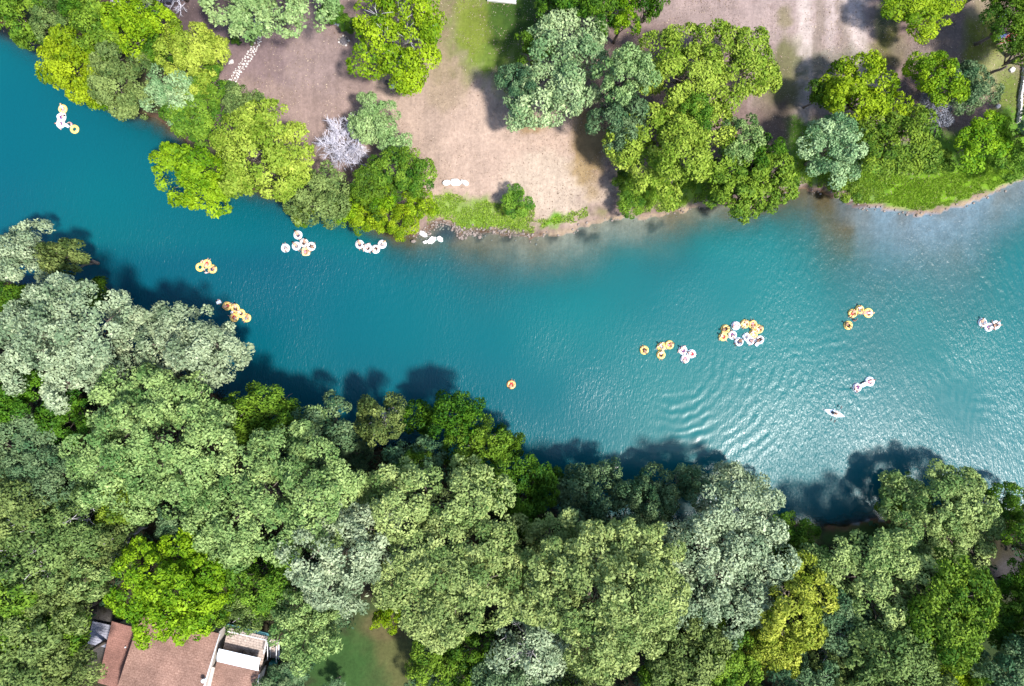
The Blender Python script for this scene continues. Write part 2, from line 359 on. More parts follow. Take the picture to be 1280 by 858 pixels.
calm = np.clip(np.interp(PX, [0, 300, 560, 860, 960, 1280], [.4, .5, .3, .2, .42, .5]) + (vnoise(PX, PY, 60, 42) - .5) * .5 + .5 * np.exp(-((PX - 1000) / 75) ** 2 - ((PY - 600) / 60) ** 2) + .35 * np.exp(-((PX - 440) / 110) ** 2 - ((PY - 330) / 40) ** 2) - .5 * np.exp(-((PX - 1180) / 60) ** 2 - ((PY - 500) / 50) ** 2), .08, 1.3)
m, n, l, p = mat('river_water'); n.remove(p)
def att(a):
    x = n.new('ShaderNodeAttribute'); x.attribute_name = a; return x.outputs['Fac']
geo = n.new('ShaderNodeNewGeometry')
def wnoise(sx, sy, rot, detail):
    mp = n.new('ShaderNodeMapping'); mp.inputs['Scale'].default_value = (sx, sy, 1); mp.inputs['Rotation'].default_value = (0, 0, rot)
    l.new(geo.outputs['Position'], mp.inputs['Vector'])
    t = n.new('ShaderNodeTexNoise'); t.inputs['Scale'].default_value = 1; t.inputs['Detail'].default_value = detail; t.inputs['Roughness'].default_value = .55
    t.inputs['Distortion'].default_value = .6
    l.new(mp.outputs[0], t.inputs['Vector']); return t.outputs['Fac']
def math_(op, a, b):
    x = n.new('ShaderNodeMath'); x.operation = op
    for i, q in enumerate((a, b)):
        if isinstance(q, (int, float)): x.inputs[i].default_value = q
        else: l.new(q, x.inputs[i])
    return x.outputs[0]
hgt = math_('MULTIPLY', math_('ADD', wnoise(4.6, 2.0, .35, 3), math_('MULTIPLY', wnoise(1.5, .8, -.25, 2), .9)), att('ripple'))
bp = n.new('ShaderNodeBump'); bp.inputs['Strength'].default_value = 1; bp.inputs['Distance'].default_value = .10
l.new(hgt, bp.inputs['Height'])
cm = n.new('ShaderNodeMix'); cm.data_type = 'RGBA'
cm.inputs[6].default_value = (.0003, .049, .086, 1); cm.inputs[7].default_value = (.0003, .108, .113, 1)
l.new(att('teal'), cm.inputs[0])
df = n.new('ShaderNodeBsdfDiffuse'); l.new(cm.outputs[2], df.inputs['Color']); l.new(bp.outputs['Normal'], df.inputs['Normal'])
tp = n.new('ShaderNodeBsdfTransparent'); tp.inputs['Color'].default_value = (.80, .93, .93, 1)
body = n.new('ShaderNodeMixShader'); l.new(att('turbidity'), body.inputs['Fac']); l.new(tp.outputs[0], body.inputs[1]); l.new(df.outputs[0], body.inputs[2])
gl = n.new('ShaderNodeBsdfGlossy'); l.new(math_('ADD', math_('MULTIPLY', att('ripple'), .15), .22), gl.inputs['Roughness']); l.new(bp.outputs['Normal'], gl.inputs['Normal'])
fr = n.new('ShaderNodeFresnel'); fr.inputs['IOR'].default_value = 1.38; l.new(bp.outputs['Normal'], fr.inputs['Normal'])
mx = n.new('ShaderNodeMixShader'); l.new(fr.outputs[0], mx.inputs['Fac']); l.new(body.outputs[0], mx.inputs[1]); l.new(gl.outputs[0], mx.inputs[2])
l.new(mx.outputs[0], n['Material Output'].inputs['Surface'])
wo = link('river_water', np_mesh('river_water', np.stack([X, Y, wz], -1)[used], WF, True,
     attrs={'turbidity': np.clip(1 - fac, 0, .985)[used], 'teal': tealness[used], 'ripple': calm[used]}), MATS['river_water'])
tag(wo, kind='structure')

# ------------------------------------------------------------------ trees
def unit(v): return v / np.maximum(np.linalg.norm(v, axis=-1, keepdims=True), 1e-9)

def leaf_cards(pos, out, size, rng, spiky=.4, jitter=.42, tint=None):
    """one kite-shaped leaf spray per point, facing roughly along out"""
    k = len(pos)
    nrm = unit(out + rng.normal(0, jitter, (k, 3)))
    ax = unit(np.cross(nrm, rng.normal(0, 1, (k, 3))))
    rad = unit(out + rng.normal(0, .5, (k, 3)))
    sp = rng.random(k) < spiky
    ax = np.where(sp[:, None], rad, ax)
    side = unit(np.cross(ax, np.where(sp[:, None], rng.normal(0, 1, (k, 3)), nrm)))
    L = (size * rng.uniform(.5, 1.2, k) ** 1.0 * np.where(rng.random(k) < .2, 1.5, 1.0))[:, None]
    bend = np.cross(side, ax) * L * .18
    v = np.stack([pos - ax * L * .8, pos + side * L * .45 + bend, pos + ax * L * .8, pos - side * L * .45 + bend], 1)
    return v.reshape(-1, 3), np.arange(4 * k).reshape(k, 4)

def crown_mesh(name, lobes, clump, leaf, rng, cover=1.05, spiky=.4, low=-.25):
    """lobes (n,4): centre + radius. Each lobe carries domed clumps of leaf sprays."""
    Ps, Os, Ts = [], [], []
    for i, (cx, cy, cz, r) in enumerate(lobes):
        nc = max(5, int(2.4 * (r / clump) ** 2 * 1.22))
        d = unit(rng.normal(0, 1, (nc * 2, 3))); d = d[d[:, 2] > low][:nc]
        c = np.array([cx, cy, cz]) + d * np.array([1, 1, .8]) * (r * rng.uniform(.78, 1.04, (len(d), 1)))
        ok = np.ones(len(c), bool)
        for j, (ox, oy, oz, orr) in enumerate(lobes):
            if j != i: ok &= np.linalg.norm((c - (ox, oy, oz)) / np.array([1, 1, .8]), axis=1) > orr * .72
        c, d = c[ok], d[ok]
        if len(c) == 0: continue
        rc = clump * rng.uniform(.55, 1.35, len(c))
        per = np.maximum(8, (2 * np.pi * rc ** 2 * cover / (.72 * leaf * leaf))).astype(int)
        idx = np.repeat(np.arange(len(c)), per)
        up = unit(d + np.array([0, 0, .7]))
        ld = unit(rng.normal(0, 1, (len(idx), 3)) + up[idx] * 1.0)
        Ps.append(c[idx] + ld * (rc[idx] * rng.uniform(.74, 1.1, len(idx)))[:, None] * np.array([1, 1, .75]))
        Os.append(unit(ld + up[idx] * .5))
        lt = rng.uniform(-.24, .22)
        Ts.append(np.clip(lt + .45 + rng.normal(0, .2, len(c))[idx] + rng.normal(0, .16, len(idx)), 0, 1))
        ni = int(2.2 * r * r / (leaf * 2.2) ** 2 * .6)        # loose foliage filling the inside of the lobe
        di = unit(rng.normal(0, 1, (ni, 3))); di[:, 2] = np.abs(di[:, 2]) * .9 - .15
        Ps.append(np.array([cx, cy, cz]) + di * np.array([1, 1, .75]) * r * rng.uniform(.45, .8, (ni, 1))); Os.append(di); Ts.append(np.clip(rng.normal(.4, .18, ni), 0, 1))
    P = np.concatenate(Ps); O = np.concatenate(Os); T = np.concatenate(Ts)
    v, f = leaf_cards(P, O, leaf, rng, spiky * .6)
    return np_mesh(name, v, f, False, attrs={'tint': T})

def limb_pts(a, b, rng, n=5, sag=.06):
    a, b = np.array(a, float), np.array(b, float); L = np.linalg.norm(b - a); t = np.linspace(0, 1, n)[:, None]
    P = a + (b - a) * t + rng.normal(0, sag * L, (n, 3)) * np.sin(np.pi * t); P[:, 2] += np.sin(np.pi * t[:, 0]) * L * .08
    return [tuple(q) for q in P]

def make_lobes(R, h, rng, n=None, flat=1.0):
    n = n or int(6 + R * 1.6); zb = h * .38; L = []; tries = 0
    while len(L) < n and tries < 400:
        tries += 1
        rho = R * .70 * math.sqrt(rng.random()); th = rng.uniform(0, 2 * math.pi); r = R * rng.uniform(.22, .40)
        x, y = rho * math.cos(th), rho * math.sin(th)
        if any(math.hypot(x - q[0], y - q[1]) < .55 * (r + q[3]) * .8 for q in L): continue
        z = zb + (h - zb) * (.30 + .46 * (1 - (rho / R) ** 2)) + rng.normal(0, .08) * h
        L.append((x, y, min(z, h - r * .7), r))
    return L

PROTO = {}
def proto(R, style, var):
    """shared crowns for plain round trees: three sizes, three habits, three variants"""
    R0, leaf = ((2.0, .125), (3.3, .165), (4.9, .20))[0 if R < 2.6 else 1 if R < 4.0 else 2]; key = (R0, style, var)
    if key not in PROTO:
        g = np.random.default_rng(int(R0 * 100) + var * 7 + {'full': 0, 'spiky': 1000, 'thin': 2000}[style]); h0 = R0 * 2
        L = make_lobes(R0, h0, g); cl = {2.0: .48, 3.3: .68, 4.9: .88}[R0]
        PROTO[key] = (crown_mesh('crown', L, cl, leaf, g, .62 if style == 'thin' else .95, .7 if style == 'spiky' else .35), L, R0, h0)
    return PROTO[key]

TREE_LIST = []
def tree(px, py, r, h, kind, label, group=None, name='tree', clump=.95, leaf=.27, spiky=.4, asp=1.0, rot=0, lobes=None, cover=.86, bare=0, bark=None):
    seed = (int(px) * 7919 + int(py) * 104729 + int(r)) % (2 ** 31); rng = np.random.default_rng(seed)
    x, y = W(px, py, h * .68 + .8); z0 = zg(x, y)
    if z0 < 0: z0 = -.15 if z0 > -.3 else z0
    R = r / 10 * (CAM_H - h * .68) / CAM_H
    if lobes:                                               # outlines named lobe by lobe: (px, py, r px, height share)
        L = []
        for (lx, ly, lr, lh) in lobes:
            wx, wy = W(lx, ly, lh * h); L.append((wx - x, wy - y, lh * h - lr / 10 * .5 + rng.normal(0, .05) * h, lr / 10 * rng.uniform(.78, .96)))
            an = rng.uniform(0, 6.28); q_ = lr / 10 * .85; L.append((wx - x + q_ * math.cos(an), wy - y + q_ * math.sin(an), lh * h - lr / 10 * .5 - rng.uniform(.02, .16) * h, lr / 10 * rng.uniform(.35, .5)))
    t = empty(name, (x, y, z0)); tag(t, label, 'shrub' if 'shrub' in name else 'tree', group)
    if lobes:
        cm_ = crown_mesh('crown', L, clump, .215, rng, cover, spiky); link('crown', cm_, LEAF[kind], t)
    else:
        cm_, L0, R0, h0 = proto(R, 'thin' if cover < .82 else 'spiky' if spiky >= .6 else 'full', seed % 3)
        R = R * (1.04 if py > 300 else .95); sx, sy, sz = R / R0 * math.sqrt(asp), R / R0 / math.sqrt(asp), h / h0; rz = rng.uniform(0, 6.28) if asp == 1 else math.radians(rot)
        co = link('crown', cm_, None, t); co.scale = (sx, sy, sz); co.rotation_euler = (0, 0, rz)
        if not cm_.materials: cm_.materials.append(LEAF[kind])
        co.material_slots[0].link = 'OBJECT'; co.material_slots[0].material = LEAF[kind]
        c, s = math.cos(rz), math.sin(rz); L = [(a * sx * c - b * sy * s, a * sx * s + b * sy * c, zc * sz, rr * R / R0) for a, b, zc, rr in L0]
    mb = MB(); tr = max(.07, min(.42, h * .022)); fork = h * .36
    mb.tube(limb_pts((0, 0, -.3), (rng.normal(0, .2), rng.normal(0, .2), fork), rng, 4, .02), [tr * 1.25, tr, tr * .9, tr * .8], 8)
    for (a, b, zc, rr) in L:
        tip = (a, b, zc + rr * (.75 if bare else .3)); pts = limb_pts((0, 0, fork * rng.uniform(.75, 1)), tip, rng)
        mb.tube(pts, [tr * .55, tr * .45, tr * .34, tr * .24, tr * .1], 5)
        for k in range(2 + bare):
            o = np.array(pts[3]); e = o + unit(rng.normal(0, 1, 3) + np.array([0, 0, .5])) * rr * rng.uniform(.6, 1.05 if bare else .85)
            mb.tube(limb_pts(o, e, rng, 3), [tr * .2, tr * .15, .02], 4)
    mb.build('trunk', bark or (BARK_PALE if bare else BARK), t, True)
    TREE_LIST.append((px, py, r, len(cm_.polygons)))
    return t

# --- wooded south bank
WOOD = 'trees of the thick wood along the shaded bank'
tree(8, 314, 38, 12, 'silver', 'silvery tree jutting over the river where the wood begins', clump=.8)
tree(60, 318, 26, 12, 'olive', 'small olive tree beside the silvery tree at the shaded water', leaf=.24)
tree(18, 385, 34, 8, 'dark', 'dark green tree tucked behind the largest silvery crown')
tree(95, 365, 22, 10, 'dark', 'low dark tree leaning over the river by the big silvery crown')
tree(62, 430, 80, 18, 'silver', 'largest silvery pale tree beside the river, widely spread crown', spiky=.55, lobes=[(0, 420, 28, .85), (0, 460, 26, .8), (25, 398, 26, .8), (60, 375, 25, .82), (100, 385, 26, .85), (50, 420, 30, .95), (95, 425, 30, .97), (22, 445, 26, .85), (60, 465, 28, .88), (110, 455, 22, .8), (58, 495, 18, .7), (130, 400, 20, .72)])
tree(212, 425, 68, 17, 'silver', 'broad silvery tree with a rounded front hanging over the water', spiky=.55, lobes=[(155, 410, 24, .8), (190, 400, 22, .85), (225, 405, 22, .85), (180, 435, 28, .95), (220, 440, 28, .98), (255, 430, 24, .85), (268, 452, 18, .7), (150, 445, 22, .75), (240, 465, 18, .7)])
tree(190, 548, 96, 16, 'sage', 'huge sage green tree with cauliflower clumps behind the silvery pair', lobes=[(140, 510, 30, .85), (185, 495, 30, .85), (225, 500, 28, .85), (160, 545, 34, .97), (205, 545, 34, 1), (245, 520, 26, .8), (255, 560, 30, .9), (120, 560, 24, .78), (125, 590, 30, .85), (180, 590, 32, .92), (235, 590, 28, .85), (225, 625, 22, .7), (170, 625, 20, .7)])
tree(318, 520, 48, 14, 'mid', 'bright green round tree next to the huge sage tree', clump=.75, asp=1.2)
tree(398, 540, 42, 13, 'teal', 'bluish green tree on the bank between bright green and olive trees')
tree(352, 560, 26, 9, 'teal', 'small bluish tree pressed between bright green and pale crowns')
tree(470, 527, 36, 13, 'olive', 'olive tree with pinkish bare twigs at the water edge', bare=3, leaf=.24, asp=.8, rot=20)
tree(523, 527, 26, 9, 'dark', 'smaller of two dark green trees side by side on the bank', clump=.7)
tree(570, 522, 36, 13, 'dark', 'larger of two dark green trees side by side on the bank', clump=.7)
tree(520, 580, 38, 10, 'teal', 'bluish tree behind the two dark green trees')
tree(440, 572, 30, 6, 'teal', 'low bluish tree in the dark gap behind the olive tree')
tree(505, 590, 18, 11, 'mid', 'little bright green crown poking up among bluish foliage', clump=.6)
tree(520, 570, 17, 12, 'mid', 'small lumpy green crown over the bluish tree', clump=.6)
tree(597, 566, 46, 12, 'mid', 'lumpy bright green tree above the steep water edge', clump=.75)
tree(632, 562, 24, 10, 'dark', 'narrow dark green tree at the lumpy bright green tree')
tree(660, 622, 46, 11, 'dark', 'deep green tree with bright round clumps at the river bend', clump=.75, asp=.85)
tree(690, 612, 26, 8, 'dark', 'low dark tree at the river bend')
tree(350, 622, 100, 17, 'sage', 'widest pale sage tree in the middle of the wood', lobes=[(310, 580, 28, .85), (350, 570, 30, .88), (390, 585, 30, .88), (290, 615, 28, .85), (335, 615, 34, 1), (385, 625, 34, .98), (425, 610, 24, .75), (265, 655, 24, .75), (300, 660, 32, .9), (345, 665, 32, .92), (400, 660, 26, .8), (280, 690, 22, .7), (375, 545, 20, .65)])
tree(545, 640, 84, 15, 'sage', 'pale sage tree just behind the lumpy green trees', lobes=[(500, 610, 26, .9), (525, 605, 24, .88), (470, 625, 22, .75), (500, 640, 30, .97), (545, 650, 28, .9), (575, 630, 30, .95), (610, 640, 26, .85), (590, 610, 22, .75), (460, 655, 22, .7)])
tree(425, 690, 76, 16, 'silver', 'pale grey-green tree with dark gaps between the two sage giants', spiky=.6, lobes=[(400, 650, 26, .82), (440, 655, 26, .85), (470, 660, 26, .85), (395, 690, 30, .95), (435, 690, 32, 1), (475, 695, 26, .85), (415, 725, 28, .85), (450, 735, 24, .75), (500, 670, 22, .7)])
tree(568, 725, 86, 16, 'sage', 'dense sage tree hanging over the shaded lawn', lobes=[(520, 690, 28, .85), (560, 680, 30, .88), (600, 680, 30, .88), (505, 720, 26, .82), (545, 720, 32, .98), (590, 720, 32, 1), (625, 710, 26, .82), (530, 760, 30, .85), (570, 760, 32, .92), (610, 750, 28, .8), (545, 785, 22, .7)])
for (a, b, r, h, k) in [(38, 560, 55, 9, 'teal'), (25, 500, 40, 9, 'dark'), (95, 520, 36, 8, 'dark'), (75, 600, 44, 10, 'teal')]:
    tree(a, b, r, h, k, {'teal': 'dim bluish', 'dark': 'deep green'}[k] + ' tree low in the wood behind the huge sage tree', 'dim trees in the wood')
for (a, b, r, h) in [(45, 640, 52, 11), (120, 640, 46, 11), (60, 690, 56, 12), (150, 675, 36, 10)]:
    tree(a, b, r, h, 'olive', 'thin olive tree with grey bare limbs showing through its crown', 'thin trees with grey limbs', bare=4, cover=.62)
for (a, b, r, h, k) in [(20, 735, 55, 12, 'mid'), (95, 735, 52, 11, 'olive'), (135, 700, 36, 11, 'sage'), (45, 790, 60, 12, 'olive'), (90, 772, 38, 10, 'mid'), (20, 840, 50, 11, 'teal'), (95, 830, 48, 11, 'olive'), (160, 620, 36, 9, 'mid'), (240, 655, 34, 9, 'teal')]:
    tree(a, b, r, h, k, {'mid': 'plain green', 'olive': 'dull olive', 'sage': 'pale sage', 'teal': 'bluish green'}[k] + ' tree in the dense wood beside the brown-roofed house', 'dense wood beside the house', cover=.9)
tree(215, 732, 72, 13, 'lime', 'vivid lime green round tree over the brown house roof', clump=.75, cover=1.0, lobes=[(185, 705, 26, .85), (225, 690, 26, .85), (257, 715, 25, .85), (172, 745, 22, .8), (215, 738, 30, 1), (250, 755, 25, .88), (200, 772, 22, .8), (235, 780, 19, .75), (278, 742, 16, .7), (205, 715, 26, .95)])
tree(275, 752, 24, 9, 'mid', 'small green tree between lime tree and house deck')
tree(335, 725, 46, 10, 'mid', 'dull green tree behind the house deck', cover=.8)
tree(322, 752, 30, 9, 'olive', 'grey olive tree overhanging the house deck', bare=2, cover=.8)
tree(396, 768, 47, 12, 'sage', 'round sage tree between house deck and shaded lawn')
tree(420, 745, 30, 9, 'teal', 'bluish thin tree wedged behind the round sage tree', bare=2, cover=.7)
tree(486, 762, 22, 6, 'lime', 'small vivid lime shrub at the top of the shaded lawn', name='shrub')
for (a, b, r, h) in [(368, 842, 28, 4), (425, 850, 16, 3), (550, 845, 34, 6), (355, 850, 26, 5)]:
    tree(a, b, r, h, 'teal', 'dark bluish shrub on the edge of the shaded lawn', 'shrubs round the lawn', name='shrub')
tree(545, 822, 36, 8, 'mid', 'yellowish green shrub tree at the far side of the lawn', cover=.8, leaf=.24)
tree(600, 820, 40, 9, 'dark', 'dark tree under the dense sage tree by the lawn')
tree(665, 795, 56, 12, 'silver', 'greyish thin tree beside the tall yellow sage tree', cover=.75, bare=2)
tree(640, 845, 46, 11, 'teal', 'bluish tree at the foot of the greyish thin tree')
tree(720, 840, 44, 10, 'olive', 'olive tree in front of the tall yellow sage tree', bare=2, cover=.75)
tree(742, 632, 42, 11, 'teal', 'bluish green tree on the shaded bank at the river bend', spiky=.6)
tree(762, 598, 24, 9, 'teal', 'thin leaning tree with bare branch reaching over dark water', bare=3, cover=.5)
tree(832, 622, 34, 10, 'teal', 'small bluish tree beside the dark reflecting water', spiky=.6)
tree(800, 640, 34, 11, 'teal', 'low bluish crown between the bank trees and yellow sage tree', spiky=.6)
tree(690, 685, 50, 12, 'sage', 'sage tree behind the deep green tree at the bend')
tree(640, 690, 36, 9, 'dark', 'dark tree filling the gap behind the river bend')
tree(755, 745, 108, 18, 'sage', 'tallest yellow-tinged sage tree with feathery sprays', clump=.8, spiky=.6, cover=.95, lobes=[(700, 710, 30, .85), (745, 690, 32, .9), (790, 680, 30, .88), (825, 700, 28, .82), (690, 750, 32, .87), (735, 740, 36, 1), (785, 735, 36, 1), (825, 745, 30, .88), (770, 785, 34, .92), (810, 780, 26, .8), (740, 795, 30, .82), (760, 820, 24, .72), (670, 740, 22, .72), (715, 775, 24, .75)])
tree(905, 700, 90, 13, 'silver', 'silvery grey tree with open dark hollow beside tall yellow sage', spiky=.65, lobes=[(885, 640, 26, .8), (920, 640, 26, .85), (955, 645, 24, .8), (870, 690, 26, .88), (885, 725, 28, .93), (870, 760, 26, .85), (915, 770, 28, .85), (945, 745, 28, .88), (965, 700, 28, .92), (930, 680, 26, .9)])
tree(925, 622, 46, 7, 'silver', 'pale silvery tree leaning out over the glittering water', spiky=.65, lobes=[(900, 625, 22, .9), (930, 615, 22, .95), (955, 620, 20, .85), (880, 605, 16, .75), (965, 640, 18, .75)])
tree(868, 612, 26, 9, 'teal', 'low bluish tree at the foot of the silvery leaning tree')
tree(992, 672, 30, 5, 'dark', 'dark green tree at the notch in the bank')
tree(1005, 695, 26, 6, 'mid', 'olive green small tree behind the notch in the bank')
tree(985, 770, 54, 12, 'yellow', 'yellow-green tree standing between silvery and sage trees', clump=.7, cover=.9, lobes=[(978, 728, 18, .85), (1002, 718, 18, .85), (1018, 742, 17, .8), (988, 758, 24, 1), (962, 780, 20, .85), (1002, 788, 20, .82), (945, 802, 16, .7), (975, 810, 18, .75)])
tree(960, 800, 36, 9, 'yellow', 'low yellow-green tree under the taller yellow-green one', clump=.65, leaf=.25)
tree(1090, 728, 78, 10, 'sage', 'layered sage tree with pale clumps near the bank notch', lobes=[(1035, 690, 24, .8), (1045, 715, 22, .75), (1085, 690, 28, .9), (1120, 695, 28, .9), (1145, 715, 24, .85), (1100, 725, 30, 1), (1140, 745, 26, .88), (1090, 765, 30, .92), (1120, 770, 26, .85), (1075, 785, 22, .75), (1120, 665, 16, .75)])
tree(1195, 655, 84, 9, 'sage', 'rounded golden-green tree leaning into the river by itself', clump=.8, cover=.95, lobes=[(1155, 622, 24, .8), (1188, 614, 24, .85), (1222, 618, 24, .85), (1150, 645, 28, .85), (1190, 640, 34, 1), (1230, 640, 30, .95), (1250, 665, 24, .82), (1170, 675, 28, .85), (1210, 680, 32, .92), (1235, 700, 24, .8), (1220, 720, 18, .7)])
tree(1145, 628, 30, 5, 'mid', 'dark side tree under the rounded golden-green tree')
tree(1180, 755, 60, 13, 'mid', 'deep green tree with lit edge behind the golden-green tree', asp=.8)
tree(1160, 720, 32, 10, 'dark', 'dark tree between sage and deep green trees')
tree(1175, 830, 36, 9, 'lime', 'small lime tree at the foot of the deep green tree', cover=.8)
for (a, b, r, h, k) in [(850, 815, 52, 11, 'olive'), (900, 825, 46, 10, 'mid'), (830, 850, 40, 11, 'mid'), (870, 775, 30, 8, 'dark')]:
    tree(a, b, r, h, k, {'olive': 'dusky olive', 'mid': 'dusky green', 'dark': 'very dark small'}[k] + ' tree in the shade in front of the silvery tree', 'dusky trees in front of the silvery tree', cover=.85)
for (a, b, r, h, k) in [(1000, 845, 44, 9, 'teal'), (1040, 770, 40, 9, 'teal'), (1035, 810, 34, 8, 'olive')]:
    tree(a, b, r, h, k, ('dim olive' if k == 'olive' else 'dim bluish') + ' tree in the hollow beside the layered sage tree', 'dim trees in the hollow', cover=.85, bare=1)
for (a, b, r, h) in [(1095, 830, 62, 12), (1140, 848, 36, 11), (1060, 850, 36, 10)]:
    tree(a, b, r, h, 'olive', 'speckled olive tree in front of the layered sage tree', 'speckled olive trees', cover=.85)
tree(1245, 840, 48, 11, 'teal', 'dull teal tree at the far corner of the wood')
tree(1210, 850, 34, 10, 'mid', 'dull green tree next to the dull teal corner tree')
tree(1258, 728, 28, 6, 'dark', 'low dark tree growing on the shaded path')
tree(1262, 770, 46, 8, 'dark', 'very dark low tree in shade beyond the deep green tree')
tree(1290, 690, 40, 9, 'dark', 'dark tree half out of view beside the shaded path')
tree(1270, 640, 30, 7, 'dark', 'dark low tree at the water beside the golden-green tree')
for (a, b, r, h, k) in [(-30, 450, 50, 13, 'silver'), (-35, 560, 55, 12, 'teal'), (-30, 690, 55, 12, 'olive'), (250, 900, 1, 1, None), (720, 900, 60, 13, 'sage'), (860, 900, 55, 12, 'olive'), (1000, 905, 55, 12, 'teal'), (1120, 905, 60, 13, 'sage'), (30, 905, 55, 12, 'olive'), (1315, 800, 50, 13, 'mid')]:
    if k: tree(a, b, r, h, k, 'wood tree whose crown only just reaches into view', 'trees at the margin of the wood', leaf=.34)

# --- open north bank
tree(12, 18, 34, 9, 'mid', 'green tree overhanging the river next to the lime bank tree', leaf=.26)
tree(32, 42, 20, 6, 'mid', 'small drooping green tree at the river edge by bank trees')
tree(70, 30, 30, 8, 'olive', 'grey-green tree between the drooping tree and lime bank tree')
tree(95, 85, 46, 10, 'lime', 'lime bank tree with leafy sprays reaching over the water', leaf=.27)
tree(130, 40, 42, 10, 'mid', 'green tree behind the lime bank tree')
tree(103, 8, 26, 8, 'dark', 'dark tree beside the bleached dead limbs')
tree(178, 35, 40, 11, 'lime', 'yellowish green tree beside the bleached dead limbs')
tree(150, 105, 46, 10, 'olive', 'broad olive-lime tree on the bank next to the grey bare shore')
tree(120, 118, 24, 7, 'lime', 'low lime tree dipping its sprays into the river')
tree(205, 65, 30, 8, 'dark', 'dark green tree amid the bank trees')
tree(247, 78, 44, 9, 'yellow', 'golden-green tree near the stone path', leaf=.26)
tree(265, 105, 30, 7, 'mid', 'green tree under the golden-green tree by the path')
tree(214, 122, 36, 9, 'pale', 'pale frosty green tree above the bare eroded shore', spiky=.7)
tree(250, 150, 40, 8, 'mid', 'green tree between frosty tree and lime river tree')
tree(310, 137, 30, 8, 'olive', 'olive tree at the end of the stone path')
tree(238, 215, 50, 10, 'lime', 'vivid yellow-lime tree jutting farthest into the river', leaf=.26, clump=.7, cover=.95, lobes=[(205, 200, 20, .8), (235, 205, 24, .95), (215, 225, 22, .85), (245, 235, 22, .85), (262, 248, 14, .7), (262, 215, 20, .85)])
tree(325, 190, 60, 11, 'yellow', 'big yellow-green rounded tree beside the river and mauve clearing', leaf=.26, cover=.95, lobes=[(300, 170, 24, .85), (335, 155, 26, .85), (355, 185, 24, .85), (320, 195, 30, 1), (295, 215, 22, .85), (345, 220, 24, .85), (370, 200, 16, .7), (285, 190, 18, .75)])
tree(335, 8, 80, 11, 'fresh', 'pale fresh green spreading tree shading the stone path', spiky=.6, clump=.7, lobes=[(280, 0, 24, .8), (315, 12, 26, .9), (350, 10, 28, 1), (390, 5, 26, .88), (345, 35, 20, .75), (320, -15, 26, .9), (375, -15, 26, .9)])
tree(498, 45, 58, 8, 'lime', 'green tree with pale bare limbs standing alone in the clearing', bare=3, leaf=.30, cover=.78, lobes=[(465, 20, 22, .85), (500, 5, 22, .85), (530, 15, 20, .8), (475, 50, 22, .9), (515, 50, 20, .9), (545, 42, 14, .75), (460, 75, 18, .75), (500, 85, 22, .85), (525, 78, 18, .8), (510, 98, 11, .7)])
for (a, b, r, h) in [(410, 14, 13, 2), (424, 22, 14, 2.2), (438, 32, 14, 2.4)]:
    tree(a, b, r, h, 'dark', 'dark clipped shrub behind the pale stone edging', 'shrubs behind the stone edging', name='shrub', clump=.4, leaf=.2)
tree(297, 52, 7, 1.5, 'dark', 'tiny dark shrub standing by itself near the stone path', name='shrub', clump=.3, leaf=.16)
tree(335, 36, 9, 2, 'dark', 'dark shrub at the head of the stone path', name='shrub', clump=.35, leaf=.16)
tree(315, 50, 9, .9, 'olive', 'low olive shrub beside the stone path', name='shrub', clump=.3, leaf=.16)
tree(466, 148, 32, 6, 'fresh', 'fluffy fresh green tree above the dead white tree', clump=.5, spiky=.7, leaf=.22)
tree(492, 185, 26, 5, 'fresh', 'pale fluffy tree next to the dead white tree', clump=.5, spiky=.7, leaf=.22)
tree(505, 215, 38, 7, 'mid', 'green tree beside the bright field over the lime thicket', clump=.6)
tree(470, 235, 36, 6, 'dark', 'dark tree behind the lime thicket at the water')
tree(398, 246, 42, 7, 'olive', 'feathery olive-green tree at the water beside the lime thicket', spiky=.7, leaf=.24)
tree(371, 262, 18, 4, 'lime', 'small lime shrub at the water under the feathery tree', name='shrub')
for (a, b, r, h) in [(432, 262, 24, 5), (462, 272, 26, 5), (495, 275, 28, 5.5), (525, 258, 24, 5), (480, 252, 20, 6)]:
    tree(a, b, r, h, 'lime', 'vivid yellow-lime shrub of the thicket along the water', 'lime thicket', name='shrub', clump=.5, leaf=.23, cover=1.0)
tree(520, 230, 22, 6, 'dark', 'small deep green tree between field and lime thicket')
tree(698, 88, 76, 8, 'pale', 'tall frosty blue-green tree in the middle of the clearing', spiky=.6, lobes=[(730, 40, 24, .85), (700, 45, 22, .85), (745, 70, 22, .88), (690, 75, 26, .95), (725, 85, 26, 1), (680, 105, 26, .92), (715, 115, 24, .9), (665, 135, 22, .8), (700, 140, 20, .78), (650, 115, 18, .72)])
tree(648, 110, 28, 8, 'teal', 'teal green tree on the lawn side of the frosty tree')
tree(665, 65, 26, 7, 'dark', 'dark tree in shade behind the frosty tree')
tree(855, 95, 80, 9.5, 'yellow', 'big yellow-green tree with a billowing crown in the clearing', cover=.95, lobes=[(825, 70, 24, .85), (860, 55, 26, .88), (895, 55, 26, .88), (935, 75, 22, .82), (945, 95, 18, .75), (840, 100, 28, .95), (880, 90, 30, 1), (915, 95, 26, .9), (860, 120, 24, .85), (895, 120, 22, .8), (928, 85, 26, .85), (905, 72, 24, .88), (930, 62, 22, .82), (945, 78, 20, .78)])
tree(782, 102, 38, 12, 'fresh', 'light green clumped tree between frosty and yellow-green trees')
tree(770, 155, 40, 9, 'teal', 'teal tree at the edge of the bright field', spiky=.6)
tree(852, 190, 76, 9, 'yellow', 'yellow-green tree growing above the grassy shore', cover=.95, lobes=[(810, 165, 24, .82), (850, 155, 26, .9), (885, 160, 26, .88), (815, 200, 26, .85), (850, 195, 30, 1), (890, 190, 26, .88), (835, 225, 18, .7), (780, 180, 20, .72)])
tree(920, 182, 34, 9, 'sage', 'pale sage tree squeezed against the dark glossy tree')
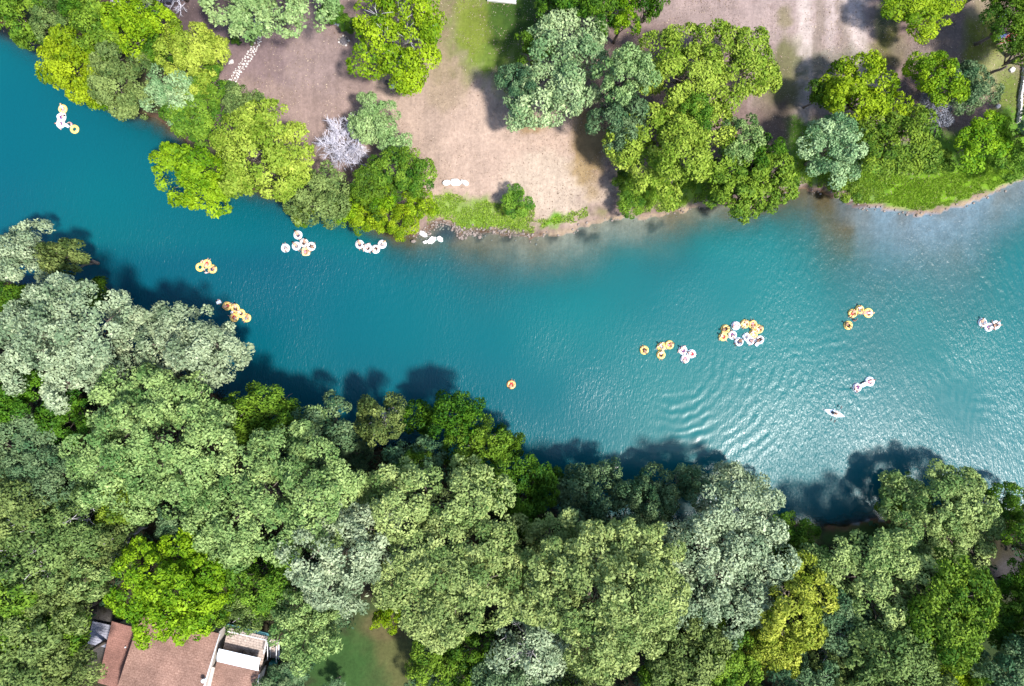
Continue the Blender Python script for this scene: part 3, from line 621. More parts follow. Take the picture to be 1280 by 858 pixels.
tree(860, 148, 30, 9, 'mid', 'green tree in the dip between two yellow-green crowns')
tree(937, 226, 54, 9, 'mid', 'dark glossy green tree overhanging the water by the small bay', clump=.65, leaf=.25, cover=1.2, lobes=[(935, 225, 26, .8), (910, 215, 20, .85), (940, 205, 20, .9), (970, 210, 20, .85), (925, 240, 20, .9), (955, 238, 20, .9), (980, 235, 16, .8), (935, 260, 13, .7), (905, 245, 14, .75)])
tree(955, 195, 28, 9, 'dark', 'dark tree behind the dark glossy green tree')
tree(752, 10, 36, 9, 'dark', 'dark green tree behind the frosty tree')
tree(775, 30, 26, 8, 'lime', 'lime tree behind the frosty tree beside the dark tree')
tree(808, 15, 26, 8, 'dark', 'dark tree beside the pinkish field')
tree(722, -6, 36, 9, 'dark', 'dark tree shading the green lawn')
tree(692, 12, 28, 6, 'dark', 'dark low tree on the green lawn by the concrete pad')
tree(1152, 8, 50, 6, 'lime', 'bright green tree beside the dirt track', clump=.7, asp=1.2)
tree(1262, 28, 44, 9, 'dark', 'deep green tree sheltering two canoes')
tree(1275, 70, 28, 8, 'mid', 'green tree beside the canoe with red inside')
tree(1230, -15, 30, 8, 'dark', 'dark tree over the red-lined canoe')
tree(1075, 125, 56, 8, 'lime', 'sunny green tree at the end of the dirt track', clump=.7, cover=.95, lobes=[(1055, 100, 20, .82), (1080, 95, 22, .88), (1100, 110, 20, .85), (1060, 125, 24, .95), (1090, 135, 26, 1), (1110, 140, 18, .8), (1040, 115, 16, .75)])
tree(1112, 180, 56, 9, 'mid', 'dense glossy green tree between track and shore grass', clump=.6, leaf=.25, cover=1.0)
tree(1036, 188, 46, 9, 'pale', 'pale frosty tree beside the dense glossy tree', spiky=.6)
tree(1022, 120, 22, 6, 'dark', 'low dark tree shading the track end')
tree(1165, 103, 40, 8, 'lime', 'yellow-lime tree next to the grey round shrub')
tree(1165, 140, 27, 4.5, 'grey', 'grey-blue leafless round shrub beneath the yellow-lime tree', name='shrub', clump=.4, leaf=.15, bare=4, cover=.8)
tree(1210, 112, 34, 6, 'teal', 'teal feathery tree beside the yellow-lime tree', spiky=.7)
tree(1224, 178, 42, 6, 'lime', 'low lime tree above the bright green shore grass', cover=.95)
tree(1268, 200, 32, 5, 'mid', 'green shrubby tree at the end of the stone wall')
tree(1172, 205, 20, 3.5, 'mid', 'shrub at the top of the bright shore grass', name='shrub')
tree(1060, 232, 22, 4, 'mid', 'shrub beside the small bay in the shore', name='shrub')
tree(1300, 160, 36, 9, 'teal', 'teal tree beyond the rail fence')
tree(645, 252, 23, 3, 'mid', 'round green shrub by itself where field meets shore grass', name='shrub', clump=.45, leaf=.2)
tree(786, 255, 20, 3.2, 'mid', 'upright green shrub at the very edge of the water', name='shrub', clump=.45, leaf=.2)
tree(783, 228, 18, 3, 'dark', 'dark green shrub just behind the upright shore shrub', name='shrub', clump=.45, leaf=.2)
for (a, b, r, h, k) in [(40, -30, 45, 10, 'mid'), (200, -35, 45, 10, 'olive'), (1310, 40, 40, 10, 'dark'), (860, -40, 30, 9, 'mid')]:
    tree(a, b, r, h, k, 'clearing tree whose crown only just reaches into view', 'trees at the margin of the clearing', leaf=.34)

# bare dead tree and bleached limbs
def dead_tree(px, py, R, h, label, mat_, n=12, lean=None, up=.55, twigs=14):
    rng = np.random.default_rng(int(px * 31 + py)); x, y = W(px, py, h * .5); z0 = zg(x, y)
    t = empty('dead_tree', (x, y, z0)); tag(t, label, 'tree')
    mb = MB(); mb.tube([(0, 0, -.2), (.05, .03, h * .25), (0, .08, h * .42)], [.2, .16, .12], 8); mb.build('trunk', mat_, t, True)
    for i in range(n):
        th = 2 * math.pi * i / n + rng.normal(0, .2) if lean is None else math.radians(lean) + rng.normal(0, .6)
        rr = R * rng.uniform(.7, 1); tip = np.array([math.cos(th) * rr, math.sin(th) * rr, h * rng.uniform(up, 1)])
        mb = MB(); pts = limb_pts((0, 0, h * rng.uniform(.2, .42)), tip, rng, 6, .05); mb.tube(pts, [.06, .05, .04, .03, .02, .012], 5)
        for k in range(twigs):
            s = rng.uniform(.25, 1) * 4.99; j = int(s); o = np.array(pts[j]) + (np.array(pts[j + 1]) - np.array(pts[j])) * (s - j)
            dv = unit(tip / np.linalg.norm(tip) + rng.normal(0, .7, 3)) * rng.uniform(.5, 1.3) * R * .33
            q = o + dv; mb.tube([o, o + dv * .5 + rng.normal(0, .05, 3), q], [.026, .02, .011], 3)
            for w in range(5):
                o2 = o + dv * rng.uniform(.4, 1); q2 = o2 + unit(dv + rng.normal(0, .5, 3) * np.linalg.norm(dv)) * rng.uniform(.3, .7); mb.tube([o2, q2], [.02, .009], 3)
        mb.build('limb', mat_, t, False)
    return t
dead_tree(433, 183, 3.0, 4.2, 'dead leafless tree with a ball of fine white twigs', BLEACHED, 18, None, .45, 26)
dead_tree(160, -6, 3.2, 4, 'bleached dead tree with bare limbs between green crowns', BLEACHED, 5, -70, .4, 6)
dead_tree(190, -4, 2.6, 4, 'bleached dead tree with forked limbs beside the mauve ground', BLEACHED, 4, -80, .4, 6)
dead_tree(226, -2, 2.6, 3, 'bleached fallen dead limbs lying on the mauve ground', BLEACHED, 4, -90, .2, 6)

# ------------------------------------------------------------------ undergrowth, grass (uncountable)
def scatter(nt, x0, x1, y0, y1, test, seed):
    rng = np.random.default_rng(seed); px = rng.uniform(x0, x1, nt); py = rng.uniform(y0, y1, nt)
    x = (px - 640) / 10; y = -(py - 429) / 10; z, qx, qy, dn, ds = height(x, y, True)
    k = test(px, py, dn, ds, rng); return np.stack([x, y, z], -1)[k], rng
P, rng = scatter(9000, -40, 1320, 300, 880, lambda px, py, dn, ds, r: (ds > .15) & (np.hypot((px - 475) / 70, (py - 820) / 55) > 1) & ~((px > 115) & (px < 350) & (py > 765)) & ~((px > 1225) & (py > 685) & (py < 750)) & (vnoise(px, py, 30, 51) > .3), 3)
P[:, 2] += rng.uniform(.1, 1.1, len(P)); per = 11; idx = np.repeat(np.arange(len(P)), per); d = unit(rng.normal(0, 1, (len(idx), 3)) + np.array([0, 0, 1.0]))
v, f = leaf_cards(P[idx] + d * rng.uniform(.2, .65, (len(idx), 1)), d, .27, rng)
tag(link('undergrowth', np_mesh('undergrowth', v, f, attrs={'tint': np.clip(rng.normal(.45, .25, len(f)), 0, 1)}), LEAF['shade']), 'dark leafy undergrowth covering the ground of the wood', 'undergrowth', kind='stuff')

def blades(name, P, rng, hgt, wid, mat_, label, tint=.5):
    k = len(P); th = rng.uniform(0, 2 * np.pi, k); s = np.stack([np.cos(th), np.sin(th), np.zeros(k)], -1) * wid
    lean = rng.normal(0, .45, (k, 3)); lean[:, 2] = 1; tip = P + lean * (hgt * rng.uniform(.5, 1.3, k))[:, None]
    v = np.stack([P - s - [0, 0, .03], P + s - [0, 0, .03], tip], 1).reshape(-1, 3)
    tag(link(name, np_mesh(name, v, np.arange(3 * k).reshape(k, 3), attrs={'tint': np.clip(rng.normal(tint, .25, k), 0, 1)}), mat_), label, 'grass', kind='stuff')
def green_test(px, py, dn, ds, r):
    a = ((px > 535) & (px < 668) & (dn < 3.6)) | ((px > 665) & (px < 735) & (dn < 2.0) & (dn > .9)) | ((px > 790) & (px < 890) & (dn < 4.5)) | ((px > 985) & (dn < 4.2))
    return a & (dn > .5) & (r.random(len(px)) < .9) & (vnoise(px, py, 8, 61) > .22)
P, rng = scatter(190000, 530, 1300, 200, 300, green_test, 5)
blades('bank_grass', P, rng, .26, .05, LEAF['grass'], 'long bright green grass along the open shore')
P, rng = scatter(36000, 250, 1300, 0, 280, lambda px, py, dn, ds, r: (dn > 1.6) & (vnoise(px, py, 16, 71) > .42) & (((px > 490) & (px < 770)) | (px > 840)), 6)
blades('dry_grass', P, rng, .14, .05, LEAF['straw'], 'short dry straw-coloured grass over the clearing')

P, rng = scatter(26000, 240, 1300, -10, 280, lambda px, py, dn, ds, r: (dn > 1.2) & (vnoise(px, py, 26, 81) * .7 + vnoise(px, py, 6, 82) * .3 > .5), 8)
P[:, 2] += .03; v, f = leaf_cards(P, np.tile([0, 0, 1.0], (len(P), 1)), .085, rng, 0, .3)
tag(link('leaf_litter', np_mesh('leaf_litter', v, f, attrs={'tint': rng.random(len(f))}), foliage('dead_leaf', (.10, .06, .035), (.50, .40, .30), .1)), 'fallen dry leaves strewn over the clearing', 'leaf litter', kind='stuff')

# ------------------------------------------------------------------ stones
def rock_mesh(seed, sub=1):
    rng = np.random.default_rng(seed)
    import bmesh
    bm = bmesh.new(); bmesh.ops.create_icosphere(bm, subdivisions=sub, radius=1)
    for v in bm.verts:
        v.co *= 1 + float(rng.normal(0, .13)); v.co.z = max(min(v.co.z, .62), -.8)
    me = bpy.data.meshes.new('stone'); bm.to_mesh(me); bm.free(); return me
ROCKS = [rock_mesh(100 + i) for i in range(7)]; BIG = [rock_mesh(200 + i, 2) for i in range(6)]
def rock(name, px, py, sx, sy, sz, rz, m, base=None, label=None, group=None, parent=None, z=None, src=None):
    me = (src or BIG)[int(px * 3 + py) % len(src or BIG)]
    x, y = W(px, py); zz = zg(x, y) if z is None else z
    o = bpy.data.objects.new(name, me); COL.objects.link(o); o.location = (x, y, zz + sz * .35); o.scale = (sx, sy, sz); o.rotation_euler = (0, 0, rz)
    if not me.materials: me.materials.append(STONE)
    o.material_slots[0].link = 'OBJECT'; o.material_slots[0].material = m
    if label: tag(o, label, 'rock', group)
    if parent is not None: o.parent = parent
    return o
for (a, b, sx, sy, rz, lb) in [(559.5, 231.5, .50, .36, .5, 'white limestone block at the end of the row of three, side by the lime thicket'), (570.5, 230.5, .74, .42, 0, 'biggest white limestone block, middle of the row of three in the field'), (582, 231.5, .50, .32, -.5, 'white limestone block at the end of the row of three, side by the round shrub')]:
    rock('boulder', a, b, sx, sy, .42, rz, STONE_WHITE, label=lb)
for (a, b, sx, sy, rz, lb) in [(529, 293, .55, .34, -.4, 'small pinkish white stone on the mud beside the inlet'), (531.5, 303, .27, .24, 0, 'smallest white stone in the water at the inlet mouth'), (539.5, 300.5, .68, .40, .5, 'long white stone standing in the inlet water'), (550, 299, .46, .34, -.9, 'upright white stone next to the long white stone in the inlet'), (517, 302, .34, .22, 0, 'brownish wet stone under water beside the inlet')]:
    rock('boulder', a, b, sx, sy, .46, rz, STONE_BROWN if 'brownish' in lb else STONE_WHITE, label=lb, z=max(-.25, zg(*W(a, b))))
for (a, b, s_, lb) in [(308, 45, .30, 'white stone next to the low olive shrub by the path'), (294.5, 83, .34, 'pale stone at the lower side of the stone path'), (1240, 137, .32, 'white stone by the teal feathery tree and stone wall'), (1061, 250, .42, 'dark rock at the corner of the small bay'), (1257, 92, .40, 'pinkish rock at the head of the stone wall')]:
    rock('boulder', a, b, s_, s_ * .8, .3, .4, STONE_BROWN if 'dark' in lb else STONE, label=lb)

path = empty('stone_path', (*W(318, 70), zg(*W(318, 70)))); tag(path, kind='structure')
PATH = np.array([(326, 30), (327, 45), (327, 56), (321, 70), (312, 82), (303, 94), (297, 104), (292, 112), (284, 120)], float)
rng = np.random.default_rng(12); put = []
tries = 0
while len(put) < 120 and tries < 6000:
    tries += 1; t = rng.uniform(0, len(PATH) - 1.001); i = int(t); q = PATH[i] + (PATH[i + 1] - PATH[i]) * (t - i)
    dv = PATH[i + 1] - PATH[i]; nv = np.array([dv[1], -dv[0]]) / np.hypot(*dv); q = q + nv * rng.uniform(-4.4, 4.4); r = rng.uniform(.8, 1.75)
    if any(math.hypot(q[0] - a, q[1] - b) < .95 * (r + c) for a, b, c in put): continue
    put.append((q[0], q[1], r))
for k, (a, b, r) in enumerate(put):
    o = rock('stone', a, b, r / 9.6, r / 11.5, .11, rng.uniform(0, 3), STONE if k % 4 else STONE_WHITE, src=ROCKS)
    w = o.location.copy(); o.parent = path; o.location = w - path.location
# pale stone edging round the shrubs
for name, pts, lb in [('stone_edging', [(404, 24), (410, 29), (417, 33), (427, 38)], 'longer pale stone edging curving below the clipped shrubs'), ('stone_edging', [(436, 41), (444, 41), (453, 37)], 'shorter pale stone edging at the foot of the lone green tree')]:
    t = empty(name, (*W(*pts[0]), zg(*W(*pts[0])))); tag(t, lb, 'edging')
    for (a, b), (c, d) in zip(pts[:-1], pts[1:]):
        for u in np.linspace(.1, .9, 3):
            o = rock('stone', a + (c - a) * u, b + (d - b) * u, .26, .17, .2, math.atan2(-(d - b), c - a), STONE_WHITE, src=ROCKS)
            w = o.location.copy(); o.parent = t; o.location = w - t.location
# dry stone wall and rail fence beside the lawn
wall = empty('dry_stone_wall', (*W(1268, 120), zg(*W(1268, 120)))); tag(wall, 'low wall of bleached stones beside the rail fence', 'wall')
for k in range(3):
    for i in range(36):
        u = i / 35; b = 88 + 68 * u; a = 1271 - 6.5 * u + math.sin(u * 9) * .8
        x, y = W(a, b); o = rock('stone', a + rng.uniform(-.4, .4), b, .17, .15, .15, rng.uniform(0, 3), STONE if (i + k) % 3 else STONE_WHITE, src=ROCKS, z=zg(x, y) + k * .2)
        w = o.location.copy(); o.parent = wall; o.location = w - wall.location
fence = empty('rail_fence', (*W(1273, 130), zg(*W(1273, 130)))); tag(fence, 'pale green-grey post and rail fence behind the low stone wall', 'fence')
RAIL = plain('weathered_rail', (.42, .47, .42), .85, .15, 4)
fx, fy, fz = fence.location
pp = [W(1274.5 - 4 * t, 106 + 50 * t) for t in np.linspace(0, 1, 4)]
for (x, y) in pp: MB().box((x - fx, y - fy, .45), (.1, .1, 1.1)).build('post', RAIL, fence)
for z in (.45, .85):
    for (a, b) in zip(pp[:-1], pp[1:]): MB().tube([(a[0] - fx, a[1] - fy, z), (b[0] - fx, b[1] - fy, z)], .05, 6).build('rail', RAIL, fence)

# loose shore stones, roots along the muddy edge
rng = np.random.default_rng(44); V = []; F = []
base = np.array([v.co[:] for v in ROCKS[0].vertices]); tri = np.array([p.vertices[:] for p in ROCKS[0].polygons])
cand = []
for _ in range(900):
    i = rng.integers(13, len(NS) - 3); t = rng.random(); q = NS[i] + (NS[i + 1] - NS[i]) * t + rng.normal(0, 1, 2) * np.array([3, 3.0]); cand.append(q)
cand = np.array(cand); cz = height((cand[:, 0] - 640) / 10, -(cand[:, 1] - 429) / 10)
for q, z in zip(cand, cz):
    if z < -.35 or (q[0] > 680 and rng.random() < .75): continue
    s = rng.uniform(.05, .17) * (1.5 if 575 < q[0] < 640 and rng.random() < .3 else 1); x, y = W(*q)
    F.append(tri + len(V) * len(base)); V.append(base * s * rng.uniform(.7, 1.2, 3) + (x, y, z + s * .2))
tag(link('shore_stones', np_mesh('shore_stones', np.concatenate(V), np.concatenate(F), False), STONE_BROWN), 'small brown stones strewn along the waterline', 'stones', kind='stuff')
mbr = MB()
for _ in range(46):
    a = rng.uniform(578, 645); b = 291 + rng.normal(0, 2.5); pts = []
    for k in range(4):
        x, y = W(a, b); pts.append((x, y, zg(x, y) + .06)); a += rng.normal(0, 4); b += rng.normal(0, 2.2)
    mbr.tube(pts, [.05, .05, .04, .02], 4)
tag(mbr.build('tangled_roots', BARK), 'dark tangled roots along the muddy edge next to the inlet', 'roots')

# ------------------------------------------------------------------ small things in the clearing
DARK = plain('dark_metal', (.03, .03, .035), .5, .2, 6)
def at_(px, py, name, label, cat, rz=0):
    x, y = W(px, py); t = empty(name, (x, y, zg(x, y)), rz); return tag(t, label, cat)
t = at_(488, 111, 'barbecue_grill', 'black barbecue grill beside the white box under the lone tree', 'grill')
MB().loft([[(.3 * math.cos(a) * s, .3 * math.sin(a) * s, z) for a in np.linspace(0, 2 * math.pi, 17)[:-1]] for s, z in ((.5, .45), (.95, .6), (1, .75))]).build('bowl', DARK, t, True)
MB().loft([[(.3 * math.cos(a) * s, .3 * math.sin(a) * s, z) for a in np.linspace(0, 2 * math.pi, 17)[:-1]] for s, z in ((1.02, .77), (.9, .92), (.4, 1.0))]).build('lid', DARK, t, True)
for k in range(3): MB().tube([(.15 * math.cos(k * 2.1), .15 * math.sin(k * 2.1), .5), (.3 * math.cos(k * 2.1), .3 * math.sin(k * 2.1), -.02)], .02, 6).build('leg', DARK, t)
t = at_(493, 114.5, 'storage_box', 'white storage box on the ground beside the barbecue grill', 'box', .3)
MB().box((0, 0, .2), (.62, .38, .4)).build('body', WHITE, t, bevel=.03); MB().box((0, 0, .435), (.66, .42, .06)).build('lid', WHITE, t, bevel=.02)
t = at_(433, 57, 'fire_pit', 'charred ring of dark stones on the mauve clearing', 'fire pit')
ASH = plain('ash', (.10, .09, .10), .95, .5, 8); MB().loft([[(.55 * s * math.cos(a), .55 * s * math.sin(a), z) for a in np.linspace(0, 2 * math.pi, 21)[:-1]] for s, z in ((1, .0), (.9, .06), (.3, .1))]).build('ash_bed', ASH, t, True)
for k in range(11):
    o = bpy.data.objects.new('stone', ROCKS[k % 7]); COL.objects.link(o); o.parent = t; o.location = (.62 * math.cos(k * .571), .62 * math.sin(k * .571), .06); o.scale = (.16, .13, .14)
    o.material_slots[0].link = 'OBJECT'; o.material_slots[0].material = STONE_BROWN if k % 3 else STONE
CONC = plain('concrete', (.62, .60, .66), .85, .12, 3, .3, .2)
t = at_(628, 4, 'concrete_pad', 'pale concrete pad with a thick edge on the green lawn', 'pad', -.12)
MB().box((0, .55, .12), (3.5, 2.2, .34)).build('slab', CONC, t, bevel=.04); MB().box((0, -.6, .16), (3.6, .14, .46)).build('kerb', STONE_WHITE, t, bevel=.03)
t = at_(640, 3, 'garden_bench', 'dark curved bench at the corner of the concrete pad', 'bench', .4)
MB().prism([(.75 * math.cos(a), .35 * math.sin(a)) for a in np.linspace(.2, 2.9, 9)] + [(.5 * math.cos(a), .12 * math.sin(a)) for a in np.linspace(2.9, .2, 9)], .72, .80).build('seat', DARK, t)
for q in (-.55, .55): MB().box((q, .18, .36), (.08, .2, .72)).build('leg', DARK, t)
# canoes under the trees
TAN = plain('tan_gunwale', (.52, .42, .33), .6, .12, 4); RED = plain('red_paint', (.36, .03, .03), .5, .15, 4)
def hull(L, B, D, n=15, inset=0.0):
    rings = []
    for i in range(n):
        u = -1 + 2 * i / (n - 1); w = max(.012, (B / 2 - inset) * (1 - abs(u) ** 2.4)); sheer = D + .12 * u ** 4
        rings.append([(u * (L / 2 - inset), w * math.cos(a), inset + (sheer - inset) * (1 - math.sin(a)) if True else 0) for a in np.linspace(0, math.pi, 9)])
    return rings
def canoe(px, py, rz, label, inner):
    t = at_(px, py, 'canoe', label, 'canoe', rz); R = hull(4.4, .95, .38); mb = MB()
    for A, m_, nm in ((R, TAN, 'hull'), (hull(4.4, .95, .38, inset=.03), inner, 'interior')):
        mb = MB(); n_ = 9; vs = [p_ for r in A for p_ in r]; mb.add(vs, [(i * n_ + k, i * n_ + k + 1, (i + 1) * n_ + k + 1, (i + 1) * n_ + k) for i in range(len(A) - 1) for k in range(n_ - 1)]); mb.build(nm, m_, t, True)
    for sgn in (0, -1): MB().tube([r[sgn] for r in R], .035, 6).build('gunwale', TAN, t, True)
    for q in (-1.2, 0, 1.2): MB().box((q, 0, .33), (.16, .78 if q == 0 else .62, .03)).build('thwart', TAN, t)
canoe(1256, 52, .45, 'tan canoe with red inside, bow sticking out from under the deep green tree', RED)
canoe(1228, -4, -.5, 'tan canoe with dark purple-red inside on the bare earth patch', plain('dark_red', (.16, .03, .07), .5))
for (a, b, s_, lb) in [(1244, 24, .55, 'crumpled blue-grey tarp showing through the deep green leaves'), (1242, 51, .7, 'crumpled blue tarp beside the red-lined canoe bow'), (1238, 1, .7, 'crumpled blue tarp by the purple-lined canoe')]:
    o = rock('tarp', a, b, s_, s_ * .7, .4, .3, plain('tarp_blue', (.10, .16, .34), .5, .4, 5)); tag(o, lb, 'tarp')

# ------------------------------------------------------------------ the house with deck
SHINGLE = plain('roof_shingle', (.25, .14, .105), .9, .25, 7, .2, .5, col2=(.34, .21, .165)); SHINGLE2 = plain('roof_shingle_red', (.25, .13, .105), .9, .3, 9, .2, .6)

for M_ in (SHINGLE, SHINGLE2):
    n = M_.node_tree.nodes; l = M_.node_tree.links; p = n['Principled BSDF']; src = p.inputs['Base Color'].links[0].from_socket
    tc = n.new('ShaderNodeTexCoord'); bk = n.new('ShaderNodeTexBrick'); bk.inputs['Scale'].default_value = 1; bk.inputs['Brick Width'].default_value = .42; bk.inputs['Row Height'].default_value = .26
    bk.inputs['Mortar Size'].default_value = .02; bk.inputs['Color1'].default_value = (1, 1, 1, 1); bk.inputs['Color2'].default_value = (.86, .85, .85, 1); bk.inputs['Mortar'].default_value = (.72, .70, .70, 1)
    l.new(tc.outputs['Object'], bk.inputs['Vector'])
    ns = n.new('ShaderNodeTexNoise'); ns.inputs['Scale'].default_value = .45; ns.inputs['Detail'].default_value = 5; l.new(tc.outputs['Object'], ns.inputs['Vector'])
    mr = n.new('ShaderNodeMapRange'); mr.inputs['From Min'].default_value = .35; mr.inputs['From Max'].default_value = .65; mr.inputs['To Min'].default_value = .78; mr.inputs['To Max'].default_value = 1.15; l.new(ns.outputs['Fac'], mr.inputs['Value'])
    m1 = n.new('ShaderNodeMix'); m1.data_type = 'RGBA'; m1.blend_type = 'MULTIPLY'; m1.inputs[0].default_value = 1; l.new(src, m1.inputs[6]); l.new(bk.outputs['Color'], m1.inputs[7])
    v1 = n.new('ShaderNodeVectorMath'); v1.operation = 'SCALE'; l.new(m1.outputs[2], v1.inputs[0]); l.new(mr.outputs[0], v1.inputs['Scale']); l.new(v1.outputs[0], p.inputs['Base Color'])
SIDING = plain('siding', (.45, .40, .36), .8, .1, 5); DECK = plain('deck_wood', (.36, .29, .25), .85, .35, 5, .2, .2); TRIM = plain('white_trim', (.80, .80, .82), .5, .05, 4)
GLASS = plain('window_glass', (.03, .04, .05), .1, .1, 3, .6)
hx, hy = W(272, 822, 5.2); hz = zg(hx, hy); HR = math.radians(-13)
house = empty('house', (hx, hy, hz), HR); tag(house, 'brown shingle-roofed house with deck, half hidden under the lime tree', 'house')
# local frame: x along the deck side (right), y up the picture; origin at the roof edge
def hb(c, s, name, m, par=house, bevel=0): return MB().box(c, s).build(name, m, par, bevel=bevel)
hb((-4.65, -2.2, 2.1), (8.7, 11, 4.2), 'wall', SIDING); hb((2.4, -3.6, 1.6), (5.4, 5.0, 3.1), 'wall', SIDING); hb((-10.9, -2.2, 1.35), (3.4, 6.0, 2.7), 'wall', SIDING)
def roof(poly, z_at, th, name, m):
    n_ = len(poly); vs = [(x, y, z_at(x, y)) for x, y in poly] + [(x, y, z_at(x, y) - th) for x, y in poly]
    return MB().add(vs, [tuple(range(n_)), tuple(range(n_, 2 * n_))[::-1]] + [(i, n_ + i, n_ + (i + 1) % n_, (i + 1) % n_) for i in range(n_)]).build(name, m, house)
rf = roof([(0, 3.5), (-9.3, 3.5), (-9.3, -4.2), (0, -4.2)], lambda x, y: 4.3 + (3.5 - y) * .22, .2, 'roof', SHINGLE)
roof([(0, -4.2), (-9.3, -4.2), (-9.3, -9.0), (0, -9.0)], lambda x, y: 4.3 + 7.7 * .22 - (-4.2 - y) * .22, .2, 'roof', SHINGLE)
roof([(.12, -.1), (5.3, -.1), (5.3, -7), (.12, -7)], lambda x, y: 3.25 + .02 * x, .18, 'porch_roof', SHINGLE)
roof([(-9.35, 1.4), (-13.0, 1.4), (-13.0, -6), (-9.35, -6)], lambda x, y: 3.0 + (x + 13.0) * .08, .18, 'annex_roof', SHINGLE2)
g = MB().tube([(.06, 3.5, 4.25), (.06, -4.2, 5.93)], .075, 6).build('gutter', TRIM, house, True)
MB().box((5.36, -3.8, 3.28), (.14, 6.4, .22)).build('gutter', TRIM, house)
MB().tube([(-.05, -1.3, 5.2), (-.05, -1.3, 5.9)], .13, 10).tube([(-.05, -1.3, 5.9), (-.05, -1.3, 5.98)], .24, 10).build('vent_pipe', TRIM, rf, True)
MB().tube([(-10.6, -1.0, 3.1), (-10.6, -1.0, 3.45)], .07, 8).build('vent_pipe', TRIM, house, True)
for k in range(3): f_ = hb((-1.8 - k * 2.7, 3.315, 2.4), (1.3, .06, 1.2), 'window', TRIM); MB().box((-1.8 - k * 2.7, 3.35, 2.4), (1.1, .05, 1.0)).build('pane', GLASS, f_)
dk = empty('deck', (0, 0, 0)); dk.parent = house
for k in range(13): MB().box((2.75, 3.35 - k * .31, 2.5), (4.9, .285, .05)).build('plank', DECK, dk)
for x in (.5, 5.0):
    for y in (3.3, -.3): MB().box((x, y, 1.2), (.14, .14, 2.5)).build('post', DECK, dk)
for (a, b, c, d) in [(.35, 3.55, 5.3, 3.55), (5.3, 3.55, 5.3, 1.9)]:
    MB().tube([(a, b, 3.45), (c, d, 3.45)], .055, 6).build('rail', TRIM, dk)
    L_ = math.hypot(c - a, d - b); q = int(L_ / .28)
    for k in range(q + 1): MB().box((a + (c - a) * k / q, b + (d - b) * k / q, 2.97), (.045, .045, .92)).build('baluster', TRIM, dk)
hb((2.8, 3.75, 2.35), (5.6, .3, .3), 'fascia', plain('teal_trim', (.05, .16, .18), .7))
st = empty('stairs', (0, 0, 0)); st.parent = house
for k in range(9): MB().box((5.95, 3.2 - k * .36, 2.45 - k * .24), (1.0, .24, .05)).build('step', DECK, st)
for x in (5.42, 6.48):
    MB().box((x, 1.75, 1.42), (.07, 3.9, .2), 0, Matrix.Rotation(math.atan(.24 / .36), 3, 'X')).build('stringer', TRIM, st)
    MB().tube([(x, 3.4, 3.4), (x, .2, 1.35)], .045, 6).build('handrail', TRIM, st)
aw = MB(); prof = [(1.5 - 1.7 * u, 3.75 + .28 * math.sin(u * math.pi) - .35 * u) for u in np.linspace(0, 1, 9)]
aw.loft([[(x, y, z) for y, z in prof] + [(x, y, z - .04) for y, z in prof[::-1]] for x in (.2, .38, 5.0, 5.18)]).build('awning', WHITE, house, False)
# things on the deck
def on_house(x, y, z): v = Matrix.Rotation(HR, 3, 'Z') @ Vector((x, y, z)); return (hx + v.x, hy + v.y, hz + v.z)
for x, y, r_, lb in [(2.6, 1.15, .3, 'dark deck chair under the awning edge, next to the roof'), (3.7, 1.2, -.4, 'dark deck chair under the awning edge, next to the stairs')]:
    t = empty('deck_chair', on_house(x, y, 2.525), HR + r_); tag(t, lb, 'chair')
    MB().box((0, 0, .42), (.52, .5, .05)).build('seat', DARK, t); MB().box((0, .26, .72), (.52, .05, .6), 0, Matrix.Rotation(-.2, 3, 'X')).build('backrest', DARK, t)
    for a in (-.23, .23):
        for b in (-.22, .22): MB().box((a, b, .2), (.04, .04, .4)).build('leg', DARK, t)
t = empty('storage_bin', on_house(6.0, -.45, 0), HR); tag(t, 'teal green bin with lid at the foot of the deck stairs', 'bin')
TEALB = plain('teal_plastic', (.03, .20, .20), .5); MB().box((0, 0, .5), (.7, .6, 1.0)).build('body', TEALB, t, bevel=.04); MB().box((0, 0, 1.03), (.76, .66, .08)).build('lid', TEALB, t, bevel=.03)
px_, py_ = W(146, 789, 1); pl = empty('timber_platform', (px_, py_, zg(px_, py_)), HR); tag(pl, 'weathered blue-grey plank platform in shade beside the house', 'platform')
GREYW = plain('grey_boards', (.30, .30, .36), .85, .25, 5)
for k in range(9): MB().box((0, 1.3 - k * .31, .5), (4.6, .28, .06)).build('plank', GREYW, pl)
for a in (-2.1, 2.1):
    for b in (-1.1, 1.25): MB().box((a, b, .2), (.14, .14, .54)).build('post', GREYW, pl)

# ------------------------------------------------------------------ tubes, floats, people
def torus_pts(R, r, n=36, m=12, sq=0.0, seams=0):
    V = np.zeros((n, m, 3))
    for i in range(n):
        a = 2 * math.pi * i / n
        rad = R / (1 - sq + sq * max(abs(math.cos(a)), abs(math.sin(a)))) if sq else R
        rr = r * (1 - seams * (i % 6 == 0))
        for k in range(m):
            b = 2 * math.pi * k / m; q = rad + rr * math.cos(b); V[i, k] = (q * math.cos(a), q * math.sin(a), rr * .9 * math.sin(b))
    F = [(i * m + k, ((i + 1) % n) * m + k, ((i + 1) % n) * m + (k + 1) % m, i * m + (k + 1) % m) for i in range(n) for k in range(m)]
    return V.reshape(-1, 3), np.array(F)
TUBE = np_mesh('ring', *torus_pts(.375, .165, 36, 12, 0, .07), smooth=True)
SQUARE = np_mesh('ring', *torus_pts(.40, .16, 36, 12, .8), smooth=True)
fm = MB().loft([[(.26 * math.cos(a) * s, .26 * math.sin(a) * s, z) for a in np.linspace(0, 2 * math.pi, 25)[:-1]] for s, z in ((1, -.06), (.6, -.09), (.05, -.1))]); FLOORM = fm.mesh('floor', True)
